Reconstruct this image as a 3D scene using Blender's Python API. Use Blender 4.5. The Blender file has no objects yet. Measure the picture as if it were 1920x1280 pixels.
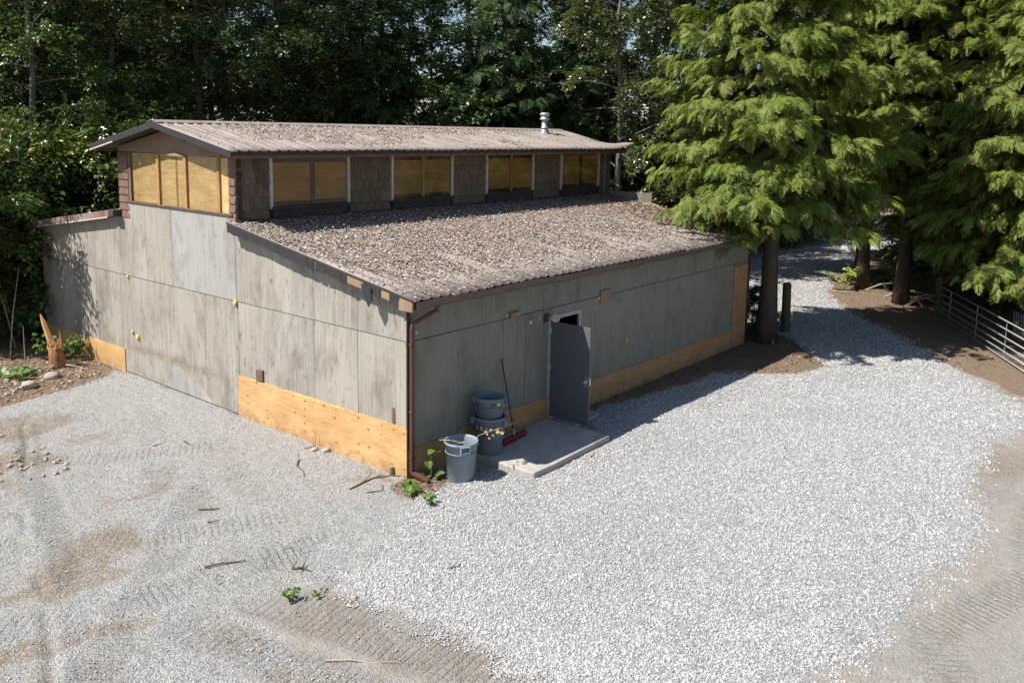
import bpy, math, random
import numpy as np
from mathutils import Vector, Matrix, Euler

scene = bpy.context.scene
COL = scene.collection
R = math.radians

# ------------------------------------------------------------------ camera, sky, sun, exposure
cam_d = bpy.data.cameras.new('camera')
cam = bpy.data.objects.new('camera', cam_d); COL.objects.link(cam)
yaw, pitch, roll = R(39.501), R(8.390), R(0.9475)
fw = Vector((math.cos(yaw)*math.cos(pitch), math.sin(yaw)*math.cos(pitch), -math.sin(pitch)))
rt = Vector((math.sin(yaw), -math.cos(yaw), 0)); up = rt.cross(fw)
r2 = rt*math.cos(roll) + up*math.sin(roll); u2 = up*math.cos(roll) - rt*math.sin(roll)
cam.matrix_world = Matrix(((r2.x, u2.x, -fw.x, -9.533), (r2.y, u2.y, -fw.y, -10.050),
                           (r2.z, u2.z, -fw.z, 5.775), (0, 0, 0, 1)))
cam_d.sensor_width = 36.0; cam_d.lens = 1610.28/1920*36.0
cam_d.shift_y = (487.29-640.0)/1920.0
cam_d.clip_start = 0.1; cam_d.clip_end = 2000
scene.camera = cam

SUN_TRAVEL = Vector((2.05, -1.14, -2.98)).normalized()
world = bpy.data.worlds.new('World'); scene.world = world; world.use_nodes = True
wn = world.node_tree; wn.nodes.clear()
sky = wn.nodes.new('ShaderNodeTexSky'); sky.sky_type = 'NISHITA'; sky.sun_disc = False
sky.sun_elevation = R(51.8); sky.sun_rotation = math.atan2(-SUN_TRAVEL.x, -SUN_TRAVEL.y)
sky.air_density = 1.0; sky.dust_density = 0.6; sky.ozone_density = 1.0; sky.altitude = 50
bg = wn.nodes.new('ShaderNodeBackground'); bg.inputs['Strength'].default_value = 0.078
wo = wn.nodes.new('ShaderNodeOutputWorld')
wn.links.new(sky.outputs[0], bg.inputs[0]); wn.links.new(bg.outputs[0], wo.inputs[0])

sun_d = bpy.data.lights.new('sun', 'SUN'); sun_d.energy = 5.0; sun_d.angle = R(0.53); sun_d.color = (1.0, 0.95, 0.885)
sun = bpy.data.objects.new('sun', sun_d); COL.objects.link(sun)
sun.rotation_euler = SUN_TRAVEL.to_track_quat('-Z', 'Y').to_euler(); sun.location = (-20, 11, 30)

vs = scene.view_settings
scene.display_settings.display_device = 'sRGB'
vs.view_transform = 'Standard'; vs.look = 'None'; vs.gamma = 1.0; vs.use_curve_mapping = False
vs.exposure = 0.74
scene.cycles.max_bounces = 5; scene.cycles.diffuse_bounces = 3; scene.cycles.glossy_bounces = 2
scene.cycles.transmission_bounces = 4; scene.cycles.transparent_max_bounces = 6
scene.cycles.caustics_reflective = False; scene.cycles.caustics_refractive = False

rng = np.random.default_rng(7)
rnd = random.Random(11)

# ------------------------------------------------------------------ material helpers
class NT:
    def __init__(s, name):
        s.m = bpy.data.materials.new(name); s.m.use_nodes = True
        s.t = s.m.node_tree; s.t.nodes.clear()
        s.out = s.t.nodes.new('ShaderNodeOutputMaterial')
    def n(s, typ, **kw):
        nd = s.t.nodes.new(typ)
        for k, v in kw.items(): setattr(nd, k, v)
        return nd
    def set(s, sock, v):
        if isinstance(v, bpy.types.NodeSocket): s.t.links.new(v, sock)
        elif isinstance(v, (tuple, list)) and sock.type == 'RGBA' and len(v) == 3: sock.default_value = (*v, 1)
        else: sock.default_value = v
    def pos(s): return s.n('ShaderNodeNewGeometry').outputs['Position']
    def objc(s): return s.n('ShaderNodeTexCoord').outputs['Object']
    def rand(s): return s.n('ShaderNodeObjectInfo').outputs['Random']
    def attr(s, name, what='Fac'):
        a = s.n('ShaderNodeAttribute', attribute_name=name); return a.outputs[what]
    def mapv(s, vec, scale, loc=(0, 0, 0), rot=(0, 0, 0)):
        m = s.n('ShaderNodeMapping'); s.set(m.inputs['Vector'], vec)
        s.set(m.inputs['Location'], loc); m.inputs['Scale'].default_value = scale; m.inputs['Rotation'].default_value = rot
        return m.outputs[0]
    def noise(s, vec, scale, detail=4, rough=0.55, dist=0.0):
        n = s.n('ShaderNodeTexNoise'); s.set(n.inputs['Vector'], vec)
        n.inputs['Scale'].default_value = scale; n.inputs['Detail'].default_value = detail
        n.inputs['Roughness'].default_value = rough; n.inputs['Distortion'].default_value = dist
        return n.outputs['Fac']
    def voro(s, vec, scale, what='Color', feature='F1', rnd=1.0):
        n = s.n('ShaderNodeTexVoronoi', feature=feature); s.set(n.inputs['Vector'], vec)
        n.inputs['Scale'].default_value = scale; n.inputs['Randomness'].default_value = rnd
        return n.outputs[what]
    def ramp(s, fac, stops, interp='LINEAR'):
        r = s.n('ShaderNodeValToRGB'); r.color_ramp.interpolation = interp
        s.set(r.inputs[0], fac); el = r.color_ramp.elements
        while len(el) > 1: el.remove(el[-1])
        el[0].position = stops[0][0]; el[0].color = s.c4(stops[0][1])
        for p, c in stops[1:]:
            e = el.new(p); e.color = s.c4(c)
        return r.outputs[0]
    @staticmethod
    def c4(c): return (c, c, c, 1) if isinstance(c, (int, float)) else (*c, 1)
    def mix(s, fac, a, b, blend='MIX'):
        m = s.n('ShaderNodeMix', data_type='RGBA', blend_type=blend)
        s.set(m.inputs[0], fac); s.set(m.inputs[6], a); s.set(m.inputs[7], b)
        return m.outputs[2]
    def math(s, op, a, b=0.0, clamp=False):
        m = s.n('ShaderNodeMath', operation=op, use_clamp=clamp)
        s.set(m.inputs[0], a); s.set(m.inputs[1], b); return m.outputs[0]
    def sep(s, vec):
        m = s.n('ShaderNodeSeparateXYZ'); s.set(m.inputs[0], vec); return m.outputs
    def bump(s, h, strength=0.5, dist=0.01, normal=None):
        b = s.n('ShaderNodeBump'); s.set(b.inputs['Height'], h)
        b.inputs['Strength'].default_value = strength; b.inputs['Distance'].default_value = dist
        if normal is not None: s.set(b.inputs['Normal'], normal)
        return b.outputs[0]
    def pbr(s, col, rough=0.8, metal=0.0, normal=None, spec=0.5):
        p = s.n('ShaderNodeBsdfPrincipled')
        s.set(p.inputs['Base Color'], col); s.set(p.inputs['Roughness'], rough); s.set(p.inputs['Metallic'], metal)
        s.set(p.inputs['Specular IOR Level'], spec)
        if normal is not None: s.set(p.inputs['Normal'], normal)
        return p.outputs[0]
    def done(s, sh):
        s.t.links.new(sh, s.out.inputs['Surface']); return s.m

def plain(name, col, rough=0.7, metal=0.0, var=0.25, scale=8.0, bump=0.2, spec=0.4):
    t = NT(name); p = t.objc()
    n = t.noise(p, scale, 5); n2 = t.noise(p, scale*7, 3)
    k = t.math('MULTIPLY', t.math('ADD', t.math('MULTIPLY', n, 0.7), t.math('MULTIPLY', n2, 0.3)), 1.0)
    lo = tuple(c*(1-var) for c in col); hi = tuple(min(1, c*(1+var)) for c in col)
    c = t.ramp(k, [(0.25, lo), (0.75, hi)])
    return t.done(t.pbr(c, rough, metal, t.bump(n2, bump, 0.004), spec))

def m_siding(name, cols, stain, grain=1.0, moss=None, streak=0.5, st=0.0, band=False):
    t = NT(name); P = t.pos(); rv = t.rand()
    off = t.n('ShaderNodeCombineXYZ'); t.set(off.inputs[2], t.math('MULTIPLY', rv, 37.0)); t.set(off.inputs[0], t.math('MULTIPLY', rv, 11.0))
    v = t.n('ShaderNodeVectorMath', operation='ADD'); t.set(v.inputs[0], P); t.set(v.inputs[1], off.outputs[0]); V = v.outputs[0]
    big = t.noise(t.mapv(V, (0.9, 0.9, 0.5)), 1.0, 4)
    strk = t.noise(t.mapv(V, (14, 14, 0.55)), 1.0, 5, 0.6)
    fine = t.noise(t.mapv(V, (70, 70, 2.2)), 1.0, 3, 0.6)
    c0 = t.mix(rv, cols[0], cols[1])
    c1 = t.mix(t.ramp(big, [(0.35, 0), (0.65, 1)]), c0, cols[2])
    c2 = t.mix(t.math('MULTIPLY', t.ramp(strk, [(0.42, 0), (0.72, 1)]), streak), c1, cols[3])
    c3 = t.mix(t.math('MULTIPLY', t.ramp(fine, [(0.45, 0), (0.75, 1)]), 0.35*grain), c2, tuple(x*0.55 for x in cols[2]))
    sp = t.noise(t.mapv(V, (9, 9, 5)), 1.0, 6, 0.75)
    c4 = t.mix(t.ramp(sp, [(0.60-st, 0), (0.68-st, 0.8)]), c3, stain)
    st2 = t.noise(t.mapv(V, (1.6, 1.6, 0.8), loc=(3, 1, 7)), 1.0, 6, 0.7)
    c5 = t.mix(t.ramp(st2, [(0.52-st, 0), (0.76-st, 0.7)]), c4, tuple(x*0.8 for x in stain))
    if band:   # old soil line where the bank used to lie against the gable
        sx = t.sep(P); wob = t.math('MULTIPLY', t.math('SUBTRACT', big, 0.5), 0.45)
        zz = t.math('ABSOLUTE', t.math('ADD', t.math('SUBTRACT', sx[2], 0.66), wob))
        b1 = t.math('MULTIPLY', t.ramp(zz, [(0.0, 1), (0.16, 0)]), t.ramp(sx[1], [(0.47, 0), (0.56, 1), (0.88, 1), (0.97, 0)]))
        # ramp works on 0..1, so bring y (metres) into range first
        yy = t.math('MULTIPLY', sx[1], 0.1)
        b1 = t.math('MULTIPLY', t.ramp(zz, [(0.0, 1), (0.17, 0)]), t.ramp(yy, [(0.50, 0), (0.58, 1), (0.90, 1), (0.98, 0)]))
        c5 = t.mix(t.math('MULTIPLY', b1, t.ramp(t.noise(V, 6, 5, 0.75), [(0.35, 0.1), (0.65, 0.9)])), c5, (0.17, 0.12, 0.08))
        lowz = t.math('MULTIPLY', t.ramp(sx[2], [(0.0, 1), (0.55, 0)]), t.ramp(t.noise(t.mapv(V, (1.1, 1.1, 0.9)), 1.0, 5, 0.7), [(0.48, 0), (0.66, 0.8)]))
        c5 = t.mix(lowz, c5, (0.20, 0.145, 0.10))
    if moss: c5 = t.mix(t.ramp(t.noise(V, 0.9, 5, 0.7), [(0.55, 0), (0.8, 0.6)]), c5, moss)
    nrm = t.bump(t.math('ADD', fine, t.math('MULTIPLY', strk, 0.6)), 0.25*grain, 0.006)
    return t.done(t.pbr(c5, 0.85, 0, nrm, 0.25))

def m_plywood(name, a, b, knots=True, axis='x', dark=(0.16, 0.07, 0.025)):
    t = NT(name); P = t.pos(); rv = t.rand()
    s = t.sep(P)
    u = s[0] if axis == 'x' else s[1]
    comb = t.n('ShaderNodeCombineXYZ'); t.set(comb.inputs[0], u); t.set(comb.inputs[1], t.math('MULTIPLY', rv, 13.0)); t.set(comb.inputs[2], s[2])
    V = comb.outputs[0]
    warp = t.noise(t.mapv(V, (1.3, 1, 3.0)), 1.0, 3)
    g = t.noise(t.mapv(V, (1.2, 1, 16)), 1.0, 5, 0.6, 1.6)
    w = t.n('ShaderNodeTexWave', wave_type='BANDS', bands_direction='Z'); t.set(w.inputs['Vector'], t.mapv(V, (0.55, 1, 1.6)))
    w.inputs['Scale'].default_value = 7; w.inputs['Distortion'].default_value = 9; w.inputs['Detail'].default_value = 3; w.inputs['Detail Scale'].default_value = 1.2
    c = t.mix(t.ramp(g, [(0.3, 0), (0.7, 1)]), a, b)
    c = t.mix(t.math('MULTIPLY', t.ramp(w.outputs['Fac'], [(0.45, 0), (1, 1)]), 0.6), c, tuple(x*0.55 for x in a))
    c = t.mix(t.math('MULTIPLY', t.ramp(warp, [(0.4, 0), (0.7, 1)]), 0.35), c, tuple(min(1, x*1.25) for x in b))
    if knots:
        kd = t.voro(t.mapv(V, (3.3, 0.0, 6.5)), 1.0, 'Distance', rnd=0.25)
        c = t.mix(t.math('MULTIPLY', t.ramp(kd, [(0.09, 1), (0.17, 0)]), 0.85), c, dark)
    mud = t.math('MULTIPLY', t.ramp(s[2], [(0.02, 1), (0.30, 0)]), t.ramp(t.noise(V, 5, 5, 0.75), [(0.42, 0), (0.62, 0.75)]))
    c = t.mix(mud, c, (0.19, 0.14, 0.095))
    big = t.noise(t.mapv(V, (0.8, 1, 1.4)), 1.0, 4, 0.6)
    c = t.mix(t.ramp(big, [(0.45, 0), (0.75, 0.45)]), c, tuple(x*0.62 for x in a))
    return t.done(t.pbr(c, 0.65, 0, t.bump(g, 0.15, 0.004), 0.3))

def m_leaf(name, c1, c2, c3, rough=0.42, transl=0.3, spec=0.5, dead=0.0, dcol=(0.20, 0.12, 0.055)):
    t = NT(name); rv = t.rand(); P = t.pos()
    n = t.noise(P, 0.55, 3); lf = t.attr('leafrand')
    c = t.mix(rv, c1, c2)
    c = t.mix(t.ramp(n, [(0.4, 0), (0.65, 0.55)]), c, c3)
    if dead: c = t.mix(t.ramp(rv, [(1-dead-0.01, 0), (1-dead, 1)]), c, dcol)
    c = t.mix(t.math('MULTIPLY', lf, 0.6), c, tuple(x*0.5 for x in c1))
    p = t.pbr(c, rough, 0, None, spec)
    tr = t.n('ShaderNodeBsdfTranslucent'); t.set(tr.inputs[0], t.mix(0.5, c, (0.20, 0.28, 0.03)))
    mx = t.n('ShaderNodeMixShader'); mx.inputs[0].default_value = transl
    t.t.links.new(p, mx.inputs[1]); t.t.links.new(tr.outputs[0], mx.inputs[2])
    return t.done(mx.outputs[0])

def m_glass(name):
    t = NT(name)
    lw = t.n('ShaderNodeLayerWeight'); lw.inputs[0].default_value = 0.5
    fac = t.math('ADD', t.math('MULTIPLY', t.math('POWER', lw.outputs['Facing'], 5.0), 0.9), 0.05)
    n = t.noise(t.pos(), 3.5, 4)
    gl = t.n('ShaderNodeBsdfGlossy'); gl.inputs['Roughness'].default_value = 0.05; gl.inputs['Color'].default_value = (0.55, 0.55, 0.52, 1)
    t.set(gl.inputs['Normal'], t.bump(t.noise(t.pos(), 1.2, 2), 0.05, 0.05))
    trn = t.n('ShaderNodeBsdfTransparent'); trn.inputs[0].default_value = (0.93, 0.93, 0.90, 1)
    mx = t.n('ShaderNodeMixShader'); t.set(mx.inputs[0], fac)
    t.t.links.new(trn.outputs[0], mx.inputs[1]); t.t.links.new(gl.outputs[0], mx.inputs[2])
    df = t.n('ShaderNodeBsdfDiffuse'); df.inputs[0].default_value = (0.40, 0.36, 0.26, 1)
    m2 = t.n('ShaderNodeMixShader'); t.set(m2.inputs[0], t.ramp(n, [(0.45, 0.0), (0.8, 0.10)]))
    t.t.links.new(mx.outputs[0], m2.inputs[1]); t.t.links.new(df.outputs[0], m2.inputs[2])
    return t.done(m2.outputs[0])

def m_roof(name):
    t = NT(name); P = t.pos()
    n = t.noise(t.mapv(P, (5, 0.7, 1)), 1.0, 5, 0.65); n2 = t.noise(P, 2.2, 6, 0.7); n3 = t.noise(P, 40, 3)
    c = t.ramp(n, [(0.3, (0.20, 0.165, 0.14)), (0.7, (0.33, 0.285, 0.25))])
    c = t.mix(t.ramp(n2, [(0.5, 0), (0.75, 0.6)]), c, (0.13, 0.09, 0.07))
    c = t.mix(t.ramp(n3, [(0.55, 0), (0.75, 0.4)]), c, (0.34, 0.30, 0.27))
    return t.done(t.pbr(c, 0.6, 0.1, t.bump(n3, 0.15, 0.003), 0.35))

def m_bark(name, a, b, zs=1.6):
    t = NT(name); P = t.objc()
    n = t.noise(t.mapv(P, (9, 9, zs)), 1.0, 6, 0.65); n2 = t.noise(P, 1.4, 4)
    c = t.ramp(n, [(0.3, a), (0.7, b)])
    c = t.mix(t.ramp(n2, [(0.5, 0), (0.75, 0.45)]), c, (0.07, 0.085, 0.04))
    return t.done(t.pbr(c, 0.9, 0, t.bump(n, 0.8, 0.03), 0.2))

# ------------------------------------------------------------------ mesh helpers
class MB:
    def __init__(s): s.v = []; s.f = []
    def add(s, vs_, fs):
        o = len(s.v); s.v += [tuple(p) for p in vs_]; s.f += [tuple(i+o for i in f) for f in fs]; return s
    def box(s, a, b, M=None):
        x0, y0, z0 = a; x1, y1, z1 = b
        vs_ = [(x0,y0,z0),(x1,y0,z0),(x1,y1,z0),(x0,y1,z0),(x0,y0,z1),(x1,y0,z1),(x1,y1,z1),(x0,y1,z1)]
        if M is not None: vs_ = [tuple(M @ Vector(p)) for p in vs_]
        return s.add(vs_, [(0,3,2,1),(4,5,6,7),(0,1,5,4),(1,2,6,5),(2,3,7,6),(3,0,4,7)])
    def prism(s, poly, d0, d1, axis):
        # polygon in the plane normal to axis ('x': (y,z), 'y': (x,z)), swept from d0 to d1
        n = len(poly)
        def P(p, d): return (d, p[0], p[1]) if axis == 'x' else ((p[0], d, p[1]) if axis == 'y' else (p[0], p[1], d))
        vs_ = [P(p, d0) for p in poly] + [P(p, d1) for p in poly]
        fs = [tuple(range(n)), tuple(range(2*n-1, n-1, -1))] + [(i, i+n, (i+1) % n+n, (i+1) % n) for i in range(n)]
        return s.add(vs_, fs)
    def tube(s, pts, rad, n=8, cap=True):
        pts = [Vector(p) for p in pts]; k = len(pts)
        if not hasattr(rad, '__len__'): rad = [rad]*k
        base = len(s.v); prev = None
        for i, p in enumerate(pts):
            d = (pts[min(i+1, k-1)] - pts[max(i-1, 0)]).normalized()
            if prev is None:
                a = d.orthogonal().normalized()
            else:
                a = (prev - d*prev.dot(d)).normalized()
            prev = a; b = d.cross(a)
            for j in range(n):
                t = 2*math.pi*j/n
                s.v.append(tuple(p + (a*math.cos(t) + b*math.sin(t))*rad[i]))
        for i in range(k-1):
            for j in range(n):
                a0 = base+i*n+j; a1 = base+i*n+(j+1) % n
                s.f.append((a0, a1, a1+n, a0+n))
        if cap:
            s.f.append(tuple(base+j for j in range(n-1, -1, -1))); s.f.append(tuple(base+(k-1)*n+j for j in range(n)))
        return s
    def lathe(s, prof, n=28, c=(0, 0, 0)):
        base = len(s.v); k = len(prof)
        for (r, z) in prof:
            for j in range(n):
                t = 2*math.pi*j/n; s.v.append((c[0]+r*math.cos(t), c[1]+r*math.sin(t), c[2]+z))
        for i in range(k-1):
            for j in range(n):
                a0 = base+i*n+j; a1 = base+i*n+(j+1) % n
                s.f.append((a0, a1, a1+n, a0+n))
        return s
    def blob(s, c, r, seed=0, n=1, sq=(1, 1, 1)):
        q = random.Random(seed)
        ph = (1+5**.5)/2
        vs_ = [Vector(p).normalized() for p in ((-1,ph,0),(1,ph,0),(-1,-ph,0),(1,-ph,0),(0,-1,ph),(0,1,ph),(0,-1,-ph),(0,1,-ph),(ph,0,-1),(ph,0,1),(-ph,0,-1),(-ph,0,1))]
        fs = [(0,11,5),(0,5,1),(0,1,7),(0,7,10),(0,10,11),(1,5,9),(5,11,4),(11,10,2),(10,7,6),(7,1,8),(3,9,4),(3,4,2),(3,2,6),(3,6,8),(3,8,9),(4,9,5),(2,4,11),(6,2,10),(8,6,7),(9,8,1)]
        for _ in range(n-1):
            cache = {}; nf = []
            def mid(a, b):
                k = (min(a, b), max(a, b))
                if k not in cache: vs_.append((vs_[a]+vs_[b]).normalized()); cache[k] = len(vs_)-1
                return cache[k]
            for (a, b, c_) in fs:
                ab, bc, ca = mid(a, b), mid(b, c_), mid(c_, a); nf += [(a,ab,ca),(b,bc,ab),(c_,ca,bc),(ab,bc,ca)]
            fs = nf
        vs_ = [(c[0]+v.x*r*sq[0]*k, c[1]+v.y*r*sq[1]*k, c[2]+v.z*r*sq[2]*k) for v in vs_ for k in (q.uniform(0.75, 1.2),)]
        return s.add(vs_, fs)
    def mesh(s, name, mat=None, smooth=False):
        me = bpy.data.meshes.new(name); me.from_pydata(s.v, [], s.f)
        if mat: me.materials.append(mat)
        if smooth: me.polygons.foreach_set('use_smooth', [True]*len(me.polygons))
        me.update(); return me
    def obj(s, name, mat, parent=None, smooth=False, bevel=0.0):
        return link(name, s.mesh(name, mat, smooth), parent, bevel)

def link(name, me, parent=None, bevel=0.0):
    o = bpy.data.objects.new(name, me); COL.objects.link(o)
    if parent is not None: o.parent = parent
    if bevel:
        b = o.modifiers.new('bevel', 'BEVEL'); b.width = bevel; b.segments = 2; b.limit_method = 'ANGLE'
    return o

def npmesh(name, V, F, mat, attrs=None, smooth=False):
    V = np.asarray(V, np.float32); F = np.asarray(F, np.int32); me = bpy.data.meshes.new(name)
    k = F.shape[1]
    me.vertices.add(len(V)); me.vertices.foreach_set('co', V.ravel())
    me.loops.add(F.size); me.loops.foreach_set('vertex_index', F.ravel())
    me.polygons.add(len(F)); me.polygons.foreach_set('loop_start', np.arange(0, F.size, k, dtype=np.int32))
    me.polygons.foreach_set('loop_total', np.full(len(F), k, np.int32))
    if smooth: me.polygons.foreach_set('use_smooth', np.ones(len(F), bool))
    if mat: me.materials.append(mat)
    for nm, (dom, typ, dat) in (attrs or {}).items():
        a = me.attributes.new(nm, typ, dom)
        a.data.foreach_set('color' if typ == 'FLOAT_COLOR' else ('vector' if typ == 'FLOAT_VECTOR' else 'value'), np.asarray(dat, np.float32).ravel())
    me.update(calc_edges=True); me.validate(); return me

def empty(name, loc=(0, 0, 0), rz=0.0):
    o = bpy.data.objects.new(name, None); COL.objects.link(o); o.location = loc; o.rotation_euler = (0, 0, rz)
    o.empty_display_size = 0.2; return o
def tag(o, label=None, cat=None, group=None, kind=None):
    if label: o['label'] = label
    if cat: o['category'] = cat
    if group: o['group'] = group
    if kind: o['kind'] = kind
    return o

# geometry-node scatter (for foliage sprays and loose stones only)
def scatter_group(name, protos):
    ng = bpy.data.node_groups.new(name, 'GeometryNodeTree')
    ng.interface.new_socket('Geometry', in_out='INPUT', socket_type='NodeSocketGeometry')
    ng.interface.new_socket('Geometry', in_out='OUTPUT', socket_type='NodeSocketGeometry')
    N = ng.nodes; L = ng.links
    gi = N.new('NodeGroupInput'); go = N.new('NodeGroupOutput')
    join = N.new('GeometryNodeJoinGeometry')
    for p in protos:
        oi = N.new('GeometryNodeObjectInfo'); oi.transform_space = 'ORIGINAL'
        oi.inputs['Object'].default_value = p; oi.inputs['As Instance'].default_value = True
        L.new(oi.outputs['Geometry'], join.inputs[0])
    iop = N.new('GeometryNodeInstanceOnPoints'); iop.inputs['Pick Instance'].default_value = True
    def at(nm, dt):
        a = N.new('GeometryNodeInputNamedAttribute'); a.data_type = dt; a.inputs['Name'].default_value = nm; return a.outputs['Attribute']
    e2r = N.new('FunctionNodeEulerToRotation')
    L.new(at('rot', 'FLOAT_VECTOR'), e2r.inputs[0])
    L.new(gi.outputs[0], iop.inputs['Points']); L.new(join.outputs[0], iop.inputs['Instance'])
    L.new(at('idx', 'INT'), iop.inputs['Instance Index']); L.new(e2r.outputs[0], iop.inputs['Rotation'])
    L.new(at('scl', 'FLOAT_VECTOR'), iop.inputs['Scale']); L.new(iop.outputs[0], go.inputs[0])
    return ng

def points_mesh(name, pos, rot, scl, idx):
    me = bpy.data.meshes.new(name); n = len(pos)
    me.vertices.add(n); me.vertices.foreach_set('co', np.asarray(pos, np.float32).ravel())
    scl = np.asarray(scl, np.float32)
    if scl.ndim == 1: scl = np.repeat(scl[:, None], 3, 1)
    for nm, typ, dat, key in (('rot', 'FLOAT_VECTOR', rot, 'vector'), ('scl', 'FLOAT_VECTOR', scl, 'vector')):
        a = me.attributes.new(nm, typ, 'POINT'); a.data.foreach_set(key, np.asarray(dat, np.float32).ravel())
    a = me.attributes.new('idx', 'INT', 'POINT'); a.data.foreach_set('value', np.asarray(idx, np.int32))
    me.update(); return me

def scatter_obj(name, me, ng, parent=None):
    o = link(name, me, parent); m = o.modifiers.new('scatter', 'NODES'); m.node_group = ng; return o

def euler_from_axes(X, Z):
    """X: forward axes (n,3), Z: approximate normals -> XYZ euler."""
    X = X/np.linalg.norm(X, axis=1, keepdims=True)
    Y = np.cross(Z, X); Y /= np.maximum(np.linalg.norm(Y, axis=1, keepdims=True), 1e-6)
    Z = np.cross(X, Y)
    sy = np.clip(-X[:, 2], -1, 1)
    return np.stack([np.arctan2(Y[:, 2], Z[:, 2]), np.arcsin(sy), np.arctan2(X[:, 1], X[:, 0])], 1)

# value noise for the ground relief and masks
_tab = np.random.default_rng(3).random((256, 256))
def vnoise(x, y, s):
    x = np.asarray(x)*s+1000.0; y = np.asarray(y)*s+1000.0
    xi = np.floor(x).astype(int); yi = np.floor(y).astype(int); fx = x-xi; fy = y-yi
    fx = fx*fx*(3-2*fx); fy = fy*fy*(3-2*fy)
    g = lambda a, b: _tab[a % 256, b % 256]
    return (g(xi, yi)*(1-fx)+g(xi+1, yi)*fx)*(1-fy)+(g(xi, yi+1)*(1-fx)+g(xi+1, yi+1)*fx)*fy
def fbm(x, y, s, o=4):
    t = 0; a = 0.5
    for i in range(o): t = t+a*vnoise(x, y, s*2**i); a *= 0.5
    return t/(1-0.5**o)
def poly_sd(px, py, poly):
    """signed distance to polygon, positive inside"""
    px = np.asarray(px, float); py = np.asarray(py, float)
    d = np.full(px.shape, 1e9); ins = np.zeros(px.shape, bool); n = len(poly)
    for i in range(n):
        ax, ay = poly[i]; bx, by = poly[(i+1) % n]; ex, ey = bx-ax, by-ay
        t = np.clip(((px-ax)*ex+(py-ay)*ey)/(ex*ex+ey*ey+1e-12), 0, 1)
        d = np.minimum(d, np.hypot(px-ax-t*ex, py-ay-t*ey))
        c = ((ay > py) != (by > py)) & (px < (bx-ax)*(py-ay)/((by-ay) if by != ay else 1e-12)+ax)
        ins ^= c
    return np.where(ins, d, -d)
def sstep(a, b, x):
    t = np.clip((x-a)/(b-a), 0, 1); return t*t*(3-2*t)

# ------------------------------------------------------------------ materials
M = {}
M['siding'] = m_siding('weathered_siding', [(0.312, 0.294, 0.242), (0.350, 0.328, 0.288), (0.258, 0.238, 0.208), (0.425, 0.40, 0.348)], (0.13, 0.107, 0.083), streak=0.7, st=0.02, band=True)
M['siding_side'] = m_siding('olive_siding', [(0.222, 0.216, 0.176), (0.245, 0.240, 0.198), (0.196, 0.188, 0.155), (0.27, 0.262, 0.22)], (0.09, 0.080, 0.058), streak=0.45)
M['siding_peel'] = m_siding('peeling_siding', [(0.345, 0.333, 0.28), (0.355, 0.335, 0.29), (0.30, 0.28, 0.243), (0.43, 0.412, 0.36)], (0.19, 0.105, 0.08), st=0.03)
M['siding_pale'] = m_siding('pale_grey_siding', [(0.35, 0.343, 0.328), (0.36, 0.352, 0.337), (0.305, 0.297, 0.282), (0.42, 0.41, 0.392)], (0.18, 0.155, 0.13), streak=0.6, st=0.02)
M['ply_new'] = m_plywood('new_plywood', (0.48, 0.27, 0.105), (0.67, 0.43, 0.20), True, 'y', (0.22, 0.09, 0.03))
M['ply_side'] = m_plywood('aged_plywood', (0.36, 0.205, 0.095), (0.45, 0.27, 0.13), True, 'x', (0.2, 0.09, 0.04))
M['ply_osb'] = m_plywood('sheathing_board', (0.48, 0.28, 0.11), (0.62, 0.40, 0.18), False, 'y')
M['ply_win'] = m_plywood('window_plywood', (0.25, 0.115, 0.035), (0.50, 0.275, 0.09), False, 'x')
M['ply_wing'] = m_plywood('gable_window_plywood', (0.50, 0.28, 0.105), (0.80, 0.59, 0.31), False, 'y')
M['ply_grey'] = m_plywood('weathered_gable_plywood', (0.19, 0.13, 0.085), (0.25, 0.175, 0.12), False, 'y')
M['wood_frame'] = m_plywood('cedar_frame', (0.36, 0.19, 0.07), (0.45, 0.26, 0.11), False, 'y')
M['shingle'] = m_siding('cedar_shingle', [(0.17, 0.09, 0.06), (0.24, 0.14, 0.10), (0.15, 0.09, 0.07), (0.27, 0.21, 0.17)], (0.07, 0.05, 0.04), 1.2)
M['shingle_mossy'] = m_siding('mossy_shingle', [(0.13, 0.085, 0.055), (0.19, 0.14, 0.10), (0.11, 0.085, 0.06), (0.22, 0.18, 0.13)], (0.05, 0.045, 0.03), 1.2, (0.14, 0.14, 0.05))
M['dark_wood'] = plain('dark_fascia_wood', (0.050, 0.040, 0.035), 0.8, 0, 0.5, 6)
M['brown_wood'] = plain('brown_painted_board', (0.15, 0.085, 0.06), 0.75, 0, 0.5, 5)
M['red_paint'] = m_siding('peeling_red_fascia', [(0.22, 0.07, 0.06), (0.2, 0.08, 0.07), (0.3, 0.25, 0.22), (0.16, 0.10, 0.09)], (0.06, 0.05, 0.05))
M['raw_wood'] = plain('raw_wood', (0.26, 0.18, 0.11), 0.8, 0, 0.3, 5)
M['felt'] = plain('tar_felt', (0.026, 0.027, 0.031), 0.85, 0, 0.45, 9, 0.5)
M['white_trim'] = plain('pale_window_trim', (0.50, 0.47, 0.42), 0.6, 0, 0.25, 6)
M['glass'] = m_glass('dusty_glass')
M['roof'] = m_roof('weathered_metal_roof')
M['gutter'] = plain('brown_gutter_metal', (0.13, 0.085, 0.07), 0.45, 0.2, 0.3, 3, 0.05)
M['spout'] = plain('red_brown_downspout', (0.115, 0.048, 0.038), 0.5, 0.1, 0.2, 3, 0.05)
M['door'] = plain('slate_door_paint', (0.105, 0.108, 0.118), 0.5, 0.0, 0.12, 2.5, 0.03)
M['steel'] = plain('brushed_steel', (0.55, 0.55, 0.54), 0.35, 0.9, 0.1, 9, 0.05)
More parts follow.
